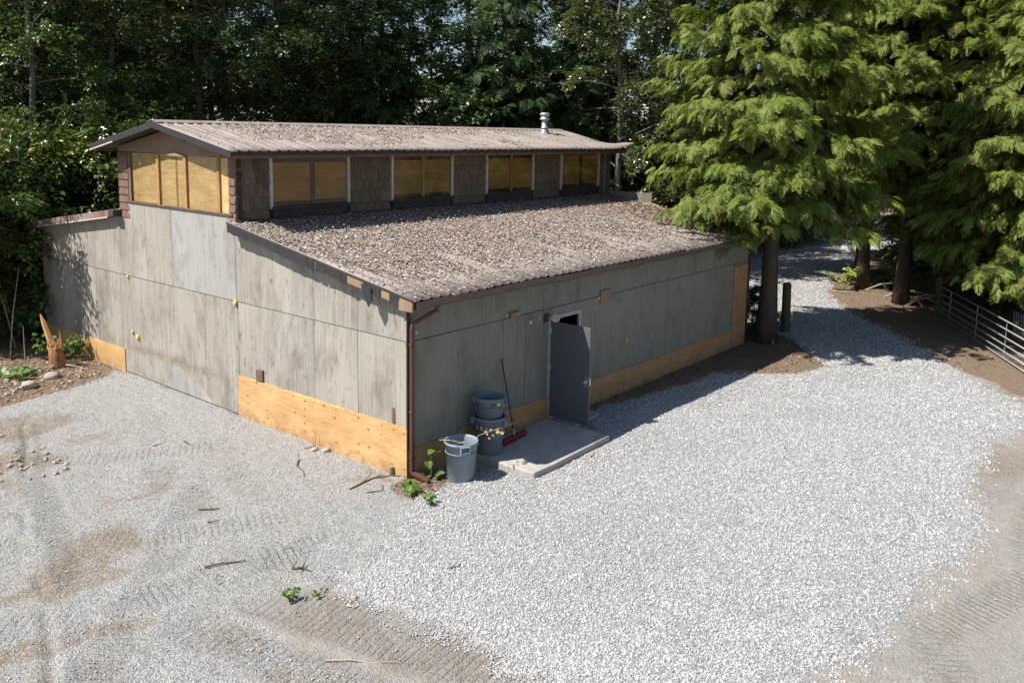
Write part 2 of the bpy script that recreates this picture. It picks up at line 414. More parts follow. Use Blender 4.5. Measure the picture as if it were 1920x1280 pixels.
M['galv'] = plain('galvanised_metal', (0.42, 0.43, 0.44), 0.45, 0.6, 0.2, 6, 0.05)
M['frame_grey'] = plain('grey_door_frame', (0.36, 0.37, 0.36), 0.6, 0, 0.2, 6)
M['dark'] = plain('dark_core', (0.045, 0.04, 0.037), 0.95, 0, 0.2, 4)
M['foam'] = plain('yellow_foam', (0.70, 0.50, 0.16), 0.85, 0, 0.25, 30, 0.4)
M['concrete'] = plain('worn_concrete', (0.36, 0.34, 0.31), 0.9, 0, 0.3, 3.5, 0.5)
M['can'] = plain('grey_blue_plastic', (0.205, 0.255, 0.30), 0.5, 0, 0.16, 5, 0.05)
M['can_dark'] = plain('dark_grey_plastic', (0.15, 0.185, 0.225), 0.5, 0, 0.2, 5, 0.05)
M['sticker_y'] = plain('yellow_sticker', (0.65, 0.48, 0.12), 0.5, 0, 0.3, 40, 0.0)
M['sticker_w'] = plain('white_sticker', (0.7, 0.7, 0.66), 0.5, 0, 0.2, 40, 0.0)
M['ink'] = plain('dark_print', (0.04, 0.045, 0.06), 0.6, 0, 0.1, 10, 0.0)
M['red_bristle'] = plain('red_broom_bristle', (0.20, 0.02, 0.024), 0.7, 0, 0.5, 60, 0.6)
M['black'] = plain('black_handle', (0.025, 0.025, 0.025), 0.45, 0, 0.2, 6, 0.05)
M['bark_cedar'] = m_bark('cedar_bark', (0.048, 0.037, 0.030), (0.11, 0.085, 0.068))
M['bark_dark'] = m_bark('dark_bark', (0.045, 0.036, 0.03), (0.12, 0.10, 0.085))
M['bark_grey'] = m_bark('grey_bark', (0.09, 0.085, 0.075), (0.24, 0.225, 0.20))
M['twig'] = plain('dry_twig', (0.11, 0.075, 0.05), 0.9, 0, 0.4, 8, 0.4)
M['pale_twig'] = plain('bleached_twig', (0.40, 0.31, 0.22), 0.9, 0, 0.35, 8, 0.4)
M['splinter'] = m_plywood('splintered_wood', (0.50, 0.24, 0.09), (0.60, 0.34, 0.16), False, 'y')
M['stump_wood'] = m_bark('torn_stump_wood', (0.13, 0.06, 0.03), (0.36, 0.19, 0.09), 2.5)
M['rock'] = plain('field_stone', (0.36, 0.32, 0.27), 0.9, 0, 0.3, 6, 0.5)
M['post'] = m_bark('mossy_post', (0.05, 0.045, 0.025), (0.14, 0.12, 0.07))
M['leaf_green'] = m_leaf('alder_leaf', (0.075, 0.135, 0.032), (0.115, 0.18, 0.040), (0.17, 0.21, 0.038), 0.33, 0.32, 0.65, 0.02, (0.33, 0.30, 0.05))
M['leaf_dark'] = m_leaf('woods_leaf', (0.055, 0.105, 0.040), (0.085, 0.14, 0.045), (0.115, 0.155, 0.042), 0.36, 0.32, 0.6, 0.01, (0.3, 0.27, 0.06))
M['leaf_olive'] = m_leaf('cottonwood_leaf', (0.10, 0.135, 0.046), (0.14, 0.17, 0.058), (0.15, 0.16, 0.046), 0.27, 0.25, 0.8, 0.02, (0.3, 0.26, 0.06))
M['leaf_bright'] = m_leaf('weed_leaf', (0.095, 0.175, 0.032), (0.135, 0.225, 0.045), (0.12, 0.19, 0.036), 0.45, 0.35, 0.4)
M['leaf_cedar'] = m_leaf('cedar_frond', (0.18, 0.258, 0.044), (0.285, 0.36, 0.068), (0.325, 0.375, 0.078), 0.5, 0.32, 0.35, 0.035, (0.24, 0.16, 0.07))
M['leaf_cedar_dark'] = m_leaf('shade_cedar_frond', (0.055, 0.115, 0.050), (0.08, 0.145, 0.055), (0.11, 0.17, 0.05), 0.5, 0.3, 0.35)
M['dead_leaf'] = m_leaf('withered_leaf', (0.42, 0.32, 0.18), (0.5, 0.4, 0.24), (0.36, 0.25, 0.13), 0.7, 0.2, 0.2)

def m_litter():
    t = NT('leaf_litter'); c = t.attr('col', 'Color')
    n = t.noise(t.pos(), 45, 2)
    c = t.mix(t.math('MULTIPLY', n, 0.3), c, (0.12, 0.085, 0.065))
    return t.done(t.pbr(c, 0.8, 0, None, 0.25))
M['litter'] = m_litter()

def m_stone(name, a, b, c_):
    t = NT(name); rv = t.rand()
    c = t.ramp(rv, [(0.0, a), (0.45, b), (0.92, c_), (1.0, (0.40, 0.33, 0.25))])
    n = t.noise(t.objc(), 1.2, 3)
    c = t.mix(t.math('MULTIPLY', n, 0.3), c, tuple(x*0.6 for x in a))
    return t.done(t.pbr(c, 0.85, 0, None, 0.3))
M['gravel'] = m_stone('crushed_gravel', (0.28, 0.277, 0.27), (0.43, 0.427, 0.418), (0.56, 0.555, 0.54))

def m_ground():
    t = NT('yard_ground'); P = t.pos()
    dirt = t.attr('dirt'); coarse = t.attr('coarse'); duff = t.attr('duff'); tread = t.attr('tread')
    cell = t.sep(t.voro(P, 62, 'Color'))[0]; cd = t.voro(P, 62, 'Distance')
    cell2 = t.sep(t.voro(P, 27, 'Color'))[1]
    n1 = t.noise(P, 1.1, 6, 0.65); n2 = t.noise(P, 7, 5, 0.7); n3 = t.noise(P, 35, 4, 0.7); n4 = t.noise(P, 110, 2, 0.6)
    g = t.ramp(cell, [(0.0, (0.155, 0.153, 0.149)), (0.45, (0.35, 0.347, 0.339)), (1.0, (0.565, 0.56, 0.548))])
    g = t.mix(t.math('MULTIPLY', t.ramp(n4, [(0.3, 1), (0.6, 0)]), 0.55), g, (0.20, 0.195, 0.185))
    g = t.mix(t.math('MULTIPLY', t.ramp(n1, [(0.40, 0), (0.70, 1)]), 0.42), g, (0.35, 0.32, 0.275))
    g = t.mix(t.math('MULTIPLY', t.ramp(n2, [(0.55, 0), (0.8, 1)]), 0.45), g, (0.24, 0.215, 0.18))
    cg = t.mix(cell2, (0.22, 0.22, 0.22), (0.42, 0.42, 0.42))
    d = t.ramp(n2, [(0.3, (0.145, 0.112, 0.074)), (0.7, (0.30, 0.243, 0.175))])
    d = t.mix(t.math('MULTIPLY', n3, 0.5), d, (0.20, 0.17, 0.13))
    d = t.mix(t.ramp(cell, [(0.72, 0), (0.78, 0.6)]), d, (0.45, 0.44, 0.42))
    pale = t.ramp(n3, [(0.3, (0.265, 0.248, 0.222)), (0.7, (0.44, 0.42, 0.39))])
    pale = t.mix(t.ramp(cell, [(0.6, 0), (0.75, 0.75)]), pale, (0.25, 0.235, 0.215))
    pale = t.mix(t.math('MULTIPLY', t.ramp(n1, [(0.45, 0), (0.7, 1)]), 0.5), pale, (0.37, 0.315, 0.24))
    du = t.ramp(n3, [(0.25, (0.075, 0.053, 0.037)), (0.5, (0.20, 0.145, 0.10)), (0.75, (0.38, 0.30, 0.215))])
    du = t.mix(t.math('MULTIPLY', t.ramp(n4, [(0.5, 0), (0.7, 1)]), 0.6), du, (0.36, 0.27, 0.18))
    def mask(a, lo, hi, k=0.45):
        v = t.math('ADD', a, t.math('MULTIPLY', t.math('SUBTRACT', n2, 0.5), k))
        return t.ramp(v, [(lo, 0), (hi, 1)])
    sn = t.math('SINE', t.math('MULTIPLY', t.attr('tracks'), 2*math.pi/0.105))
    ridge = t.ramp(t.math('ADD', t.math('MULTIPLY', sn, 0.5), 0.5), [(0.25, 0), (0.6, 1)])
    tk = t.math('MULTIPLY', tread, t.ramp(n2, [(0.3, 0.35), (0.6, 1)]))
    c = t.mix(mask(t.attr('pale'), 0.4, 0.6), g, pale)
    c = t.mix(t.math('MULTIPLY', t.math('MULTIPLY', t.math('SUBTRACT', 1.0, ridge), tk), 0.42), c, (0.245, 0.22, 0.185))
    c = t.mix(t.math('MULTIPLY', mask(dirt, 0.36, 0.80, 1.1), 0.9), c, d)
    c = t.mix(mask(coarse, 0.42, 0.55, 0.3), c, cg)
    c = t.mix(mask(duff, 0.40, 0.60, 0.6), c, du)
    c = t.mix(mask(t.attr('grass'), 0.4, 0.6), c, t.mix(n3, (0.025, 0.04, 0.012), (0.055, 0.08, 0.022)))
    h = t.math('ADD', t.math('MULTIPLY', cd, -0.55), t.math('ADD', t.math('MULTIPLY', n3, 1.2), t.math('MULTIPLY', n2, 1.6)))
    nrm = t.bump(h, 1.0, 0.026)
    nrm = t.bump(t.math('MULTIPLY', ridge, tk), 0.8, 0.024, nrm)
    return t.done(t.pbr(c, 0.95, 0, nrm, 0.2))
M['ground'] = m_ground()

# ------------------------------------------------------------------ ground
COARSE = [(1.05,-0.75),(0.39,-0.92),(-0.35,-0.81),(-1.17,-1.3),(-2.23,-1.68),(-2.74,-1.85),(-2.83,-2.25),(-2.69,-2.88),(-2.72,-3.63),(-2.51,-4.27),(-2.55,-4.69),(-2.69,-4.92),(-2.73,-5.26),(-2.82,-5.8),(-2.6,-6.97),(-1.16,-7.06),(0.3,-7.25),(1.65,-7.54),(3.24,-7.65),(4.73,-7.54),(6.73,-7.24),(8.66,-7.04),(10.05,-7.21),(10.43,-7.38),(11.71,-7.23),(12.69,-6.26),(14.26,-5.22),(16.03,-3.86),(17.68,-2.51),(19.28,-1.02),(21.66,0.52),(24.36,1.72),(27.26,2.49),(30.14,2.78),(34.82,3.03),(45,2.6),(45,5.4),(37.28,5.73),(34.0,6.51),(30.64,6.9),(24,6.6),(18,5.2),(14.6,3.2),(13.6,0.4),(13.0,-0.1),(5,-0.1),(4.0,-0.2),(3.9,-1.2),(1.5,-1.5)]
DUFFPATCH = [(5.0,0.1),(5.09,-0.4),(6.5,-0.5),(7.8,-0.75),(9.44,-0.9),(10.3,-1.34),(10.45,-1.85),(10.9,-2.5),(11.86,-2.8),(13.02,-2.1),(14.11,-1.1),(14.99,0.1),(14.2,1.2),(13.25,0.6)]
SHOULDER = [(28,2.6),(26.0,2.3),(21.7,0.45),(19.0,-1.25),(17.3,-2.8),(15.75,-4.1),(14.3,-5.4),(13.89,-6.0),(12.64,-6.9),(16,-14),(60,-30),(60,2.0),(34.8,2.9)]
DUFFLEFT = [(0.06,10.01),(-0.52,9.61),(-1.39,9.29),(-1.95,9.03),(-2.44,8.9),(-3.06,8.89),(-4.6,9.2),(-14,11),(-30,14),(-30,90),(90,90),(90,6.6),(40,6.2),(34,7.3),(30,7.8),(24,7.4),(18,6.4),(14.6,5.2),(13.2,4.5),(0.06,14)]
PALE = [(-2.7,-1.9),(-4.0,-1.5),(-4.2,-2.6),(-3.9,-4.2),(-3.6,-9.5),(14,-14),(12.6,-7.0),(11.7,-7.3),(10.4,-7.4),(8.66,-7.1),(6.7,-7.3),(3.2,-7.7),(0.3,-7.3),(-1.2,-7.1),(-2.6,-5.4),(-2.4,-4.3)]
DIRT = [(-4.74,1.39,0.75,0.45,1.0),(-5.2,0.85,0.5,0.28,0.9),(-3.41,2.62,0.50,0.2,0.85),(-3.1,2.95,0.25,0.15,0.8),(-4.3,5.4,0.8,0.6,0.95),(-3.3,7.3,1.0,0.5,0.95),(-0.32,0.72,0.42,0.22,0.75),(-0.16,2.25,0.35,0.18,0.7),(-3.5,-2.5,0.6,0.7,0.62),(-3.3,-3.7,0.5,0.9,0.6),(-5.9,-0.6,0.9,0.25,0.8),(-5.3,-0.75,0.7,0.22,0.75),(-2.55,5.76,0.7,0.22,0.7),(8.03,-3.48,0.5,0.3,0.5),(7.5,-7.5,1.6,0.8,0.8),(-4.99,3.26,0.35,0.2,0.7),(-2.25,2.3,0.9,0.3,0.55),(-1.5,4.1,0.7,0.3,0.5),(-6.6,2.5,0.8,0.7,0.8),(12.6,-6.9,1.6,0.8,0.8),(-5.6,2.6,0.5,0.3,0.8),(-6.3,-1.6,0.6,0.4,0.75),(-4.3,-1.9,0.5,0.6,0.6),(-2.6,3.5,0.35,0.2,0.6),(-1.9,0.9,0.4,0.2,0.5),(-4.6,-3.3,0.6,0.5,0.7),(-1.0,3.2,0.3,0.25,0.5)]
RUT = [(-3.2,7.4),(-3.51,6.41),(-4.24,4.64),(-4.73,3.37),(-5.13,2.06),(-5.41,1.09),(-5.9,-0.4),(-6.6,-2.2)]
TREADS = [([(-3.35,7.0),(-3.8,5.55),(-4.4,3.42),(-4.85,1.9),(-5.2,0.9)],0.30,1.0),([(-6.6,3.9),(-5.2,2.3),(-4.0,1.2),(-2.2,0.3)],0.34,0.5),([(-4.8,-0.35),(-4.21,-0.48),(-3.28,-0.49),(-2.2,-0.9)],0.42,0.9),
    ([(-3.7,-1.4),(-3.2,-3.46),(-2.9,-6.2)],0.5,1.0),([(-4.6,-1.2),(-4.2,-3.4),(-4.0,-6.5)],0.42,0.8),([(-2.6,2.2),(-3.6,0.9),(-4.6,-0.2),(-6.2,-1.6)],0.34,0.8),([(-7.2,1.4),(-5.6,-0.2),(-4.4,-2.0)],0.4,0.75),
    ([(-5.2,6.6),(-3.2,4.9),(-1.2,3.6)],0.36,0.45),([(-1.0,6.6),(-2.2,4.2),(-3.0,2.4)],0.34,0.45),([(-1.6,2.6),(-2.4,0.6),(-3.0,-0.9)],0.32,0.5),
    ([(3.4,-8.7),(0.99,-7.9),(-0.6,-8.9)],0.34,0.8),([(13,-7.6),(9,-8.3),(4.5,-8.5),(1.0,-9.6)],0.42,0.8),([(12,-9.4),(7,-9.3),(2,-10.4)],0.4,0.6),([(10.5,-7.7),(8.5,-8.0),(6.5,-7.9)],0.3,0.6)]

def line_d(px, py, pts):
    d = np.full(np.shape(px), 1e9); s = np.zeros(np.shape(px)); acc = 0
    for (ax, ay), (bx, by) in zip(pts[:-1], pts[1:]):
        ex, ey = bx-ax, by-ay; L = math.hypot(ex, ey)
        t = np.clip(((px-ax)*ex+(py-ay)*ey)/(L*L), 0, 1); q = np.hypot(px-ax-t*ex, py-ay-t*ey)
        m = q < d; d = np.where(m, q, d); s = np.where(m, acc+t*L, s); acc += L
    return d, s
def warp(x, y, k=0.35):
    return x+(fbm(x, y, 0.9)-0.5)*k*2, y+(fbm(x+40, y-17, 0.9)-0.5)*k*2
def coarse_mask(x, y):
    wx, wy = warp(x, y, 0.28); fr = (fbm(x, y, 5.0, 3)-0.5)*1.1
    return sstep(-0.45, 0.25, poly_sd(wx, wy, COARSE)+fr*0.6)*(1-sstep(-0.2, 0.2, poly_sd(wx, wy, DUFFPATCH)))
def ground_z(x, y):
    x = np.asarray(x, float); y = np.asarray(y, float)
    z = (fbm(x, y, 0.35, 3)-0.5)*0.10 + (fbm(x, y, 2.2, 3)-0.5)*0.025
    d = np.maximum(np.maximum(-x, x-13.0), np.maximum(-y, y-14.07))      # flat against the barn
    z = z*np.clip(d/2.0, 0.12, 1)
    dl = poly_sd(x, y, DUFFLEFT); z = z+0.16*sstep(0, 2.2, dl)*np.clip(fbm(x, y, 1.6, 3)*1.5, 0, 1.4)*sstep(-0.2, 0.6, d+0.3)
    cm = sstep(-0.3, 0.4, poly_sd(x, y, COARSE)); z = z+0.03*cm*sstep(0.0, 1.0, d)
    dr, s = line_d(x, y, RUT); z = z+(0.02*np.exp(-((dr-0.14)/0.07)**2)-0.04*np.exp(-(dr/0.05)**2))*sstep(0.3, 0.55, fbm(x, y, 1.3, 2))
    return z-0.012
def axis_pts(a, b, step, far0, far1):
    c = list(np.arange(a, b+1e-6, step)); s = step; lo = []; x = a
    while x > far0: s *= 1.12; x -= s; lo.append(x)
    s = step; hi = []; x = c[-1]
    while x < far1: s *= 1.12; x += s; hi.append(x)
    return np.array(lo[::-1]+c+hi)
xs = axis_pts(-8.0, 14.0, 0.055, -600, 600); ys = axis_pts(-10.0, 10.0, 0.055, -600, 600)
X, Y = np.meshgrid(xs, ys, indexing='ij'); nx, ny = X.shape
xf, yf = X.ravel(), Y.ravel()
zf = ground_z(xf, yf)
wx, wy = warp(xf, yf, 0.3)
qx = xf+(fbm(xf, yf, 1.7)-0.5)*1.5; qy = yf+(fbm(xf+31, yf+9, 1.7)-0.5)*1.5
a_dirt = np.zeros_like(xf)
for (cx, cy, rx, ry, k) in DIRT:
    # patches are stretched along the direction the machines drove (towards the barn's near corner)
    a_dirt = np.maximum(a_dirt, k*np.exp(-(((qx-cx)/(rx*1.1))**2+((qy-cy)/(ry*1.25))**2)*0.8))
dl, _ = line_d(wx, wy, [(0.0, 0.0), (0.0, 5.0), (0.0, 9.8)]); a_dirt = np.maximum(a_dirt, 0.7*np.exp(-(dl/0.10)**2)*fbm(xf, yf, 1.8)*1.6)
a_coarse = coarse_mask(xf, yf)
a_duff = np.maximum.reduce([sstep(-0.25, 0.25, poly_sd(wx, wy, DUFFPATCH)), sstep(-0.3, 0.3, poly_sd(wx, wy, SHOULDER)), sstep(-0.3, 0.4, poly_sd(wx, wy, DUFFLEFT)), np.exp(-(((wx-0.1)/0.55)**2+((wy+0.45)/0.4)**2))*1.1, sstep(34, 40, np.hypot(xf-6, yf+2))*(1-a_coarse)])
a_pale = sstep(-0.5, 0.5, poly_sd(wx, wy, PALE))
a_grass = sstep(-0.5, 0.5, poly_sd(wx, wy, [(20,8.2),(26,8.6),(34,7.6),(44,7.0),(60,9),(60,20),(30,14),(20,11)]))*sstep(0.35, 0.55, fbm(xf, yf, 0.5))
a_tread = np.zeros_like(xf); a_ts = np.zeros_like(xf); free = np.ones_like(xf)
for pts, hw, k in TREADS:
    d, s = line_d(xf, yf, pts)
    m = k*sstep(hw, hw-0.14, d)*sstep(0.28, 0.52, fbm(xf+k*9, yf, 0.9))*free
    a_ts = np.where((d < hw+0.1) & (free > 0), s, a_ts); a_tread = np.maximum(a_tread, m)
    free = free*sstep(hw+0.1, hw+0.28, d)
    zf = zf+(0.008*np.exp(-((d-hw)/0.07)**2)-0.008*sstep(hw, hw-0.1, d))*(1-a_coarse)*k
a_tread = a_tread*(1-a_coarse)*(1-np.clip(a_duff, 0, 1))
zf = zf+(1-a_coarse)*0.03*(fbm(xf, yf, 5.5, 3)-0.5)
i = np.arange(nx-1)[:, None]*ny+np.arange(ny-1)[None, :]
F = np.stack([i, i+ny, i+ny+1, i+1], -1).reshape(-1, 4)
A = lambda d: ('POINT', 'FLOAT', d)
gme = npmesh('ground', np.stack([xf, yf, zf], 1), F, M['ground'], dict(dirt=A(a_dirt), coarse=A(a_coarse), duff=A(a_duff), pale=A(a_pale), grass=A(a_grass), tread=A(a_tread), tracks=A(a_ts)), True)
tag(link('ground', gme), kind='structure')
gz = lambda x, y: float(ground_z(np.array([x]), np.array([y]))[0])

# ------------------------------------------------------------------ barn
barn = tag(empty('barn'), 'weathered grey panel barn with raised clerestory and leaf covered metal roof', 'barn')
W, L_ = 14.07, 13.05
zt = lambda y: 3.148+0.16*y            # top of the lower roof deck
zl = lambda y: 3.90-0.137*(y-9.4)      # top of the rear lean-to deck
PX, PY = 'x', 'y'

# gable wall (faces -x)
gable = MB().prism([(0.03,-0.1),(W,-0.1),(W,zl(W)-0.06),(9.62,zl(9.62)-0.06),(9.60,5.22),(7.25,5.66),(4.90,5.22),(4.88,zt(4.88)-0.06),(0.03,zt(0.03)-0.06)], 0.045, 0.16, PX).obj('gable_wall', M['dark'], barn)
def gpanel(y0, y1, z0, z1a, z1b=None, mat='siding', x0=0.0, gap=None, name='siding_panel', x1=0.043):
    z1b = z1a if z1b is None else z1b
    gap = rnd.choice((0.002, 0.003, 0.005, 0.006)) if gap is None else gap
    j = rnd.uniform(-0.004, 0.003)
    return MB().prism([(y0+gap, z0), (y1-gap, z0), (y1-gap, z1b), (y0+gap, z1a)], x0+j, x1, PX).obj(name, M[mat], gable)
ZJ = 2.35
for y0, y1 in ((0.012,1.25),(1.25,2.47),(2.47,3.69),(3.69,4.91),(4.91,6.13),(6.13,7.35),(7.35,8.57),(8.57,9.79),(9.79,11.03),(11.03,12.25),(12.25,13.47),(13.47,W)):
    gpanel(y0, y1, 0.01, ZJ-0.008)
for y0, y1 in ((0.012,1.25),(1.25,2.47),(2.47,3.69),(3.69,4.93)):
    gpanel(y0, y1, ZJ+0.008, zt(y0)-0.07, zt(y1)-0.07)
gpanel(4.93, 7.33, ZJ+0.008, 4.10, 4.10, 'siding_pale', -0.006)
gpanel(7.33, 8.47, ZJ+0.008, 4.10, 4.10, 'siding_peel', -0.01)
gpanel(8.47, 9.22, ZJ+0.008, 4.10, 4.10, 'siding_peel', -0.01)
gpanel(9.22, 9.72, ZJ+0.008, zl(9.4)-0.08, zl(9.72)-0.08, 'siding')
for y0, y1 in ((9.72,11.03),(11.03,12.45),(12.45,W)):
    gpanel(y0, y1, ZJ+0.008, zl(y0)-0.07, zl(y1)-0.07)
# plywood skirts
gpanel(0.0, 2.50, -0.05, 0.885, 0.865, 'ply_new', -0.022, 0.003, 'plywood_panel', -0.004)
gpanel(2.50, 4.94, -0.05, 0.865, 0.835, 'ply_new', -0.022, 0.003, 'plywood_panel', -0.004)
gpanel(9.70, 12.12, -0.05, 0.555, 0.53, 'ply_osb', -0.02, 0.003, 'plywood_panel', -0.004)
gpanel(12.12, W, -0.05, 0.53, 0.52, 'ply_osb', -0.02, 0.003, 'plywood_panel', -0.004)
# pale patch sheet low on the wall, leaning bare board, small cover board
MB().prism([(5.9,0.02),(7.9,0.02),(8.0,0.42),(7.3,0.56),(6.5,0.40)], -0.012, -0.006, PX).obj('repair_panel', M['siding_pale'], gable)
MB().prism([(4.07,0.87),(4.29,0.84),(4.30,1.08),(4.07,1.10)], -0.035, -0.006, PX).obj('cover_board', M['raw_wood'] if False else M['brown_wood'], gable, bevel=0.004)
MB().prism([(0.30,0.88),(0.37,0.875),(0.38,1.16),(0.31,1.17)], -0.012, -0.006, PX).obj('rusted_patch', M['red_paint'], gable)
MB().box((-0.025, -0.012, -0.02), (0.045, 0.010, 3.02)).obj('corner_trim', M['dark_wood'], barn)
# foam: beads along the skirt top and blobs in old holes
fb = MB(); q = random.Random(5)
for k in range(58):
    y = q.choice((q.gauss(4.35, 0.22), q.gauss(3.3, 0.3), q.gauss(2.75, 0.18), q.gauss(1.75, 0.15))); r = q.uniform(0.008, 0.018)
    if not 0.2 < y < 4.85: continue
    fb.blob((-0.020, y, 0.874-0.0105*y+q.uniform(-0.012, 0.004)), r, k, 1, (0.8, q.uniform(1.5, 4.5), q.uniform(0.7, 1.6)))
tag(fb.obj('foam_bead', M['foam'], barn, True), kind='stuff')
for k, (y, z, r) in enumerate(((4.96,2.32,0.055),(9.37,2.33,0.04),(9.27,1.03,0.04),(9.03,0.94,0.055))):
    MB().blob((-0.02, y, z), r, 40+k, 2, (0.8, 1, 1.1)).obj('foam_blob', M['foam'], barn, True)
MB().box((-0.012, 11.80, 0.98), (-0.004, 11.84, 1.12)).obj('hole_shade_patch', M['dark'], gable)  # dark plate on the siding, its colour stands in for a hole's shade

# side wall (faces -y), with the door opening
DX0, DX1, DZ0, DZ1 = 3.90, 4.88, 0.10, 2.10
side = MB().box((0.03,0.045,-0.1),(DX0,0.14,3.08)).box((DX1,0.045,-0.1),(L_,0.14,3.08)).box((DX0,0.045,DZ1),(DX1,0.14,3.08)).obj('side_wall', M['dark'], barn)
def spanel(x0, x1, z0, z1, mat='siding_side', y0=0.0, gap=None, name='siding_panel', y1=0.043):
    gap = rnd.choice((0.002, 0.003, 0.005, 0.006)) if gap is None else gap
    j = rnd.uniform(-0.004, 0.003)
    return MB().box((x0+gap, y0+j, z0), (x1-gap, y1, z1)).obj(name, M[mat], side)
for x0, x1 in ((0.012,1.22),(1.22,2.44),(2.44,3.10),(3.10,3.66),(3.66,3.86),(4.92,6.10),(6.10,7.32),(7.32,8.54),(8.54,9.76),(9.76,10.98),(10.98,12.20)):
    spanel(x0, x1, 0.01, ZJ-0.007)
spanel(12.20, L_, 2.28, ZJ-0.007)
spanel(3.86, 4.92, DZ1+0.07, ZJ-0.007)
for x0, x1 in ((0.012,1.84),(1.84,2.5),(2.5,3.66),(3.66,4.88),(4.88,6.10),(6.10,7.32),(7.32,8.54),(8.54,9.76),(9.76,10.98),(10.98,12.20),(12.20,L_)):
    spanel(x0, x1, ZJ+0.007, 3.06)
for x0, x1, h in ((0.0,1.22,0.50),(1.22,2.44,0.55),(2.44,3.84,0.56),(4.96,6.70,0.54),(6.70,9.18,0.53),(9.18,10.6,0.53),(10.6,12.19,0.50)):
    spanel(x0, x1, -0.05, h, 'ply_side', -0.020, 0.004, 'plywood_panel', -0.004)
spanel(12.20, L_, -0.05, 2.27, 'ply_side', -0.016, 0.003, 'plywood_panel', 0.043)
MB().box((5.63,-0.03,2.17),(6.02,-0.006,2.47)).obj('cover_board', M['raw_wood'], side, bevel=0.004)
MB().box((2.60,-0.06,2.365),(2.88,-0.006,2.45)).obj('wood_block', M['raw_wood'], side, bevel=0.006)
for k, (x, z, r) in enumerate(((0.17,2.50,0.035),(3.24,2.17,0.042),(3.50,2.22,0.025),(2.52,2.42,0.03),(6.76,1.19,0.035),(5.20,1.36,0.04),(5.58,2.33,0.035),(7.9,1.02,0.02))):
    MB().blob((x, -0.015, z), r, 60+k, 2, (1, 0.7, 1.1)).obj('foam_blob', M['foam'], barn, True)
# far and rear walls, floor inside
MB().prism([(0.03,-0.1),(W,-0.1),(W,zl(W)-0.06),(9.62,zl(9.62)-0.06),(9.60,5.22),(7.25,5.66),(4.90,5.22),(4.88,zt(4.88)-0.06),(0.03,zt(0.03)-0.06)], L_-0.02, L_+0.08, PX).obj('end_wall', M['siding_side'], barn)
MB().box((0.16,W-0.1,-0.1),(L_-0.02,W,zl(W)-0.05)).obj('rear_wall', M['siding_side'], barn)
MB().box((0.16,0.14,-0.05),(L_-0.02,W-0.1,0.09)).obj('floor', M['concrete'], barn)
MB().box((L_+0.081,-0.03,-0.02),(L_+0.11,0.05,3.0)).obj('corner_trim', M['dark_wood'], barn)
MB().box((13.28,3.30,3.60),(13.32,4.92,4.04)).obj('end_board', M['siding_side'], barn)

# ---- roofs
def deck(name, poly, x0, x1, mat='dark_wood'):
    return MB().prism(poly, x0, x1, PX).obj(name, M[mat], barn)
PITCH = 0.2235
def roof_sheets(parent, x0, x1, ys_, zfun, warpf=None):
    per = 4; wsheet = PITCH*per; x = x0; k = 0
    rows = np.array(ys_)
    while x < x1-0.05:
        xe = min(x+wsheet+0.03, x1+0.02); px_ = []; pz_ = []; u = 0
        while x+u < xe-1e-6:
            for du, h in ((0,0),(0.128,0),(0.150,0.024),(0.188,0.024)):
                if x+u+du <= xe: px_.append(x+u+du); pz_.append(h)
            u += PITCH
        px_.append(xe); pz_.append(0)
        px_ = np.array(px_); pz_ = np.array(pz_)+0.002*(k % 2); n = len(px_)
        jit = rng.normal(0, 0.004); tip = rng.uniform(-0.03, 0.02)
        yy = rows.copy(); yy[0] += tip if warpf is None else 0
        V = np.zeros((len(rows), n, 3))
        for r_, y in enumerate(yy):
            V[r_, :, 0] = px_; V[r_, :, 1] = y; V[r_, :, 2] = zfun(y)+pz_+0.006+jit*(r_ == 0)
        if warpf: V[..., 2] += warpf(V[..., 0], V[..., 1])
        ii = (np.arange(len(rows)-1)[:, None]*n+np.arange(n-1)[None, :])
        F = np.stack([ii, ii+1, ii+n+1, ii+n], -1).reshape(-1, 4)
        if rows[-1] < rows[0]: F = F[:, ::-1]
        o = link('roof_sheet', npmesh('roof_sheet', V.reshape(-1, 3), F, M['roof']), parent)
        s_ = o.modifiers.new('thick', 'SOLIDIFY'); s_.thickness = 0.004; s_.offset = -1
        x += wsheet; k += 1

XA, XB = -0.20, 13.25
low = deck('lower_roof', [(-0.28, zt(-0.28)-0.10), (4.9, zt(4.9)-0.10), (4.9, zt(4.9)), (-0.28, zt(-0.28))], XA+0.02, XB-0.02)
roof_sheets(low, XA, XB, np.linspace(-0.36, 4.92, 7), zt)
lean = deck('lean_to_roof', [(9.6, zl(9.6)-0.09), (14.25, zl(14.25)-0.09), (14.25, zl(14.25)), (9.6, zl(9.6))], XA+0.06, XB-0.02)
roof_sheets(lean, XA+0.05, XB, np.linspace(14.3, 9.58, 5), zl)
CA, CB, RY, RZ = -0.40, 13.86, 7.25, 5.89
zc = lambda y: RZ-0.187*abs(y-RY)
top = deck('clerestory_roof', [(4.40, zc(4.40)-0.09), (RY, RZ-0.09), (10.08, zc(10.08)-0.09), (10.08, zc(10.08)), (RY, RZ), (4.40, zc(4.40))], CA+0.03, 13.55)
def flap(x, y):
    e = np.clip((x-12.7)/1.15, 0, 1); s_ = (y-4.36)/2.9
    return e*e*(0.17*np.exp(-(s_/0.18)**2)-0.07*np.exp(-((s_-0.42)/0.25)**2))
roof_sheets(top, CA, CB, np.linspace(4.34, RY-0.03, 9), zc, flap)
roof_sheets(top, CA, CB, np.linspace(10.14, RY+0.03, 5), zc)
# ridge cap
MB().prism([(RY-0.24, zc(RY-0.24)+0.034), (RY, RZ+0.045), (RY+0.24, zc(RY+0.24)+0.034), (RY, RZ+0.032)], CA-0.01, CB+0.005, PX).obj('ridge_cap', M['roof'], top)
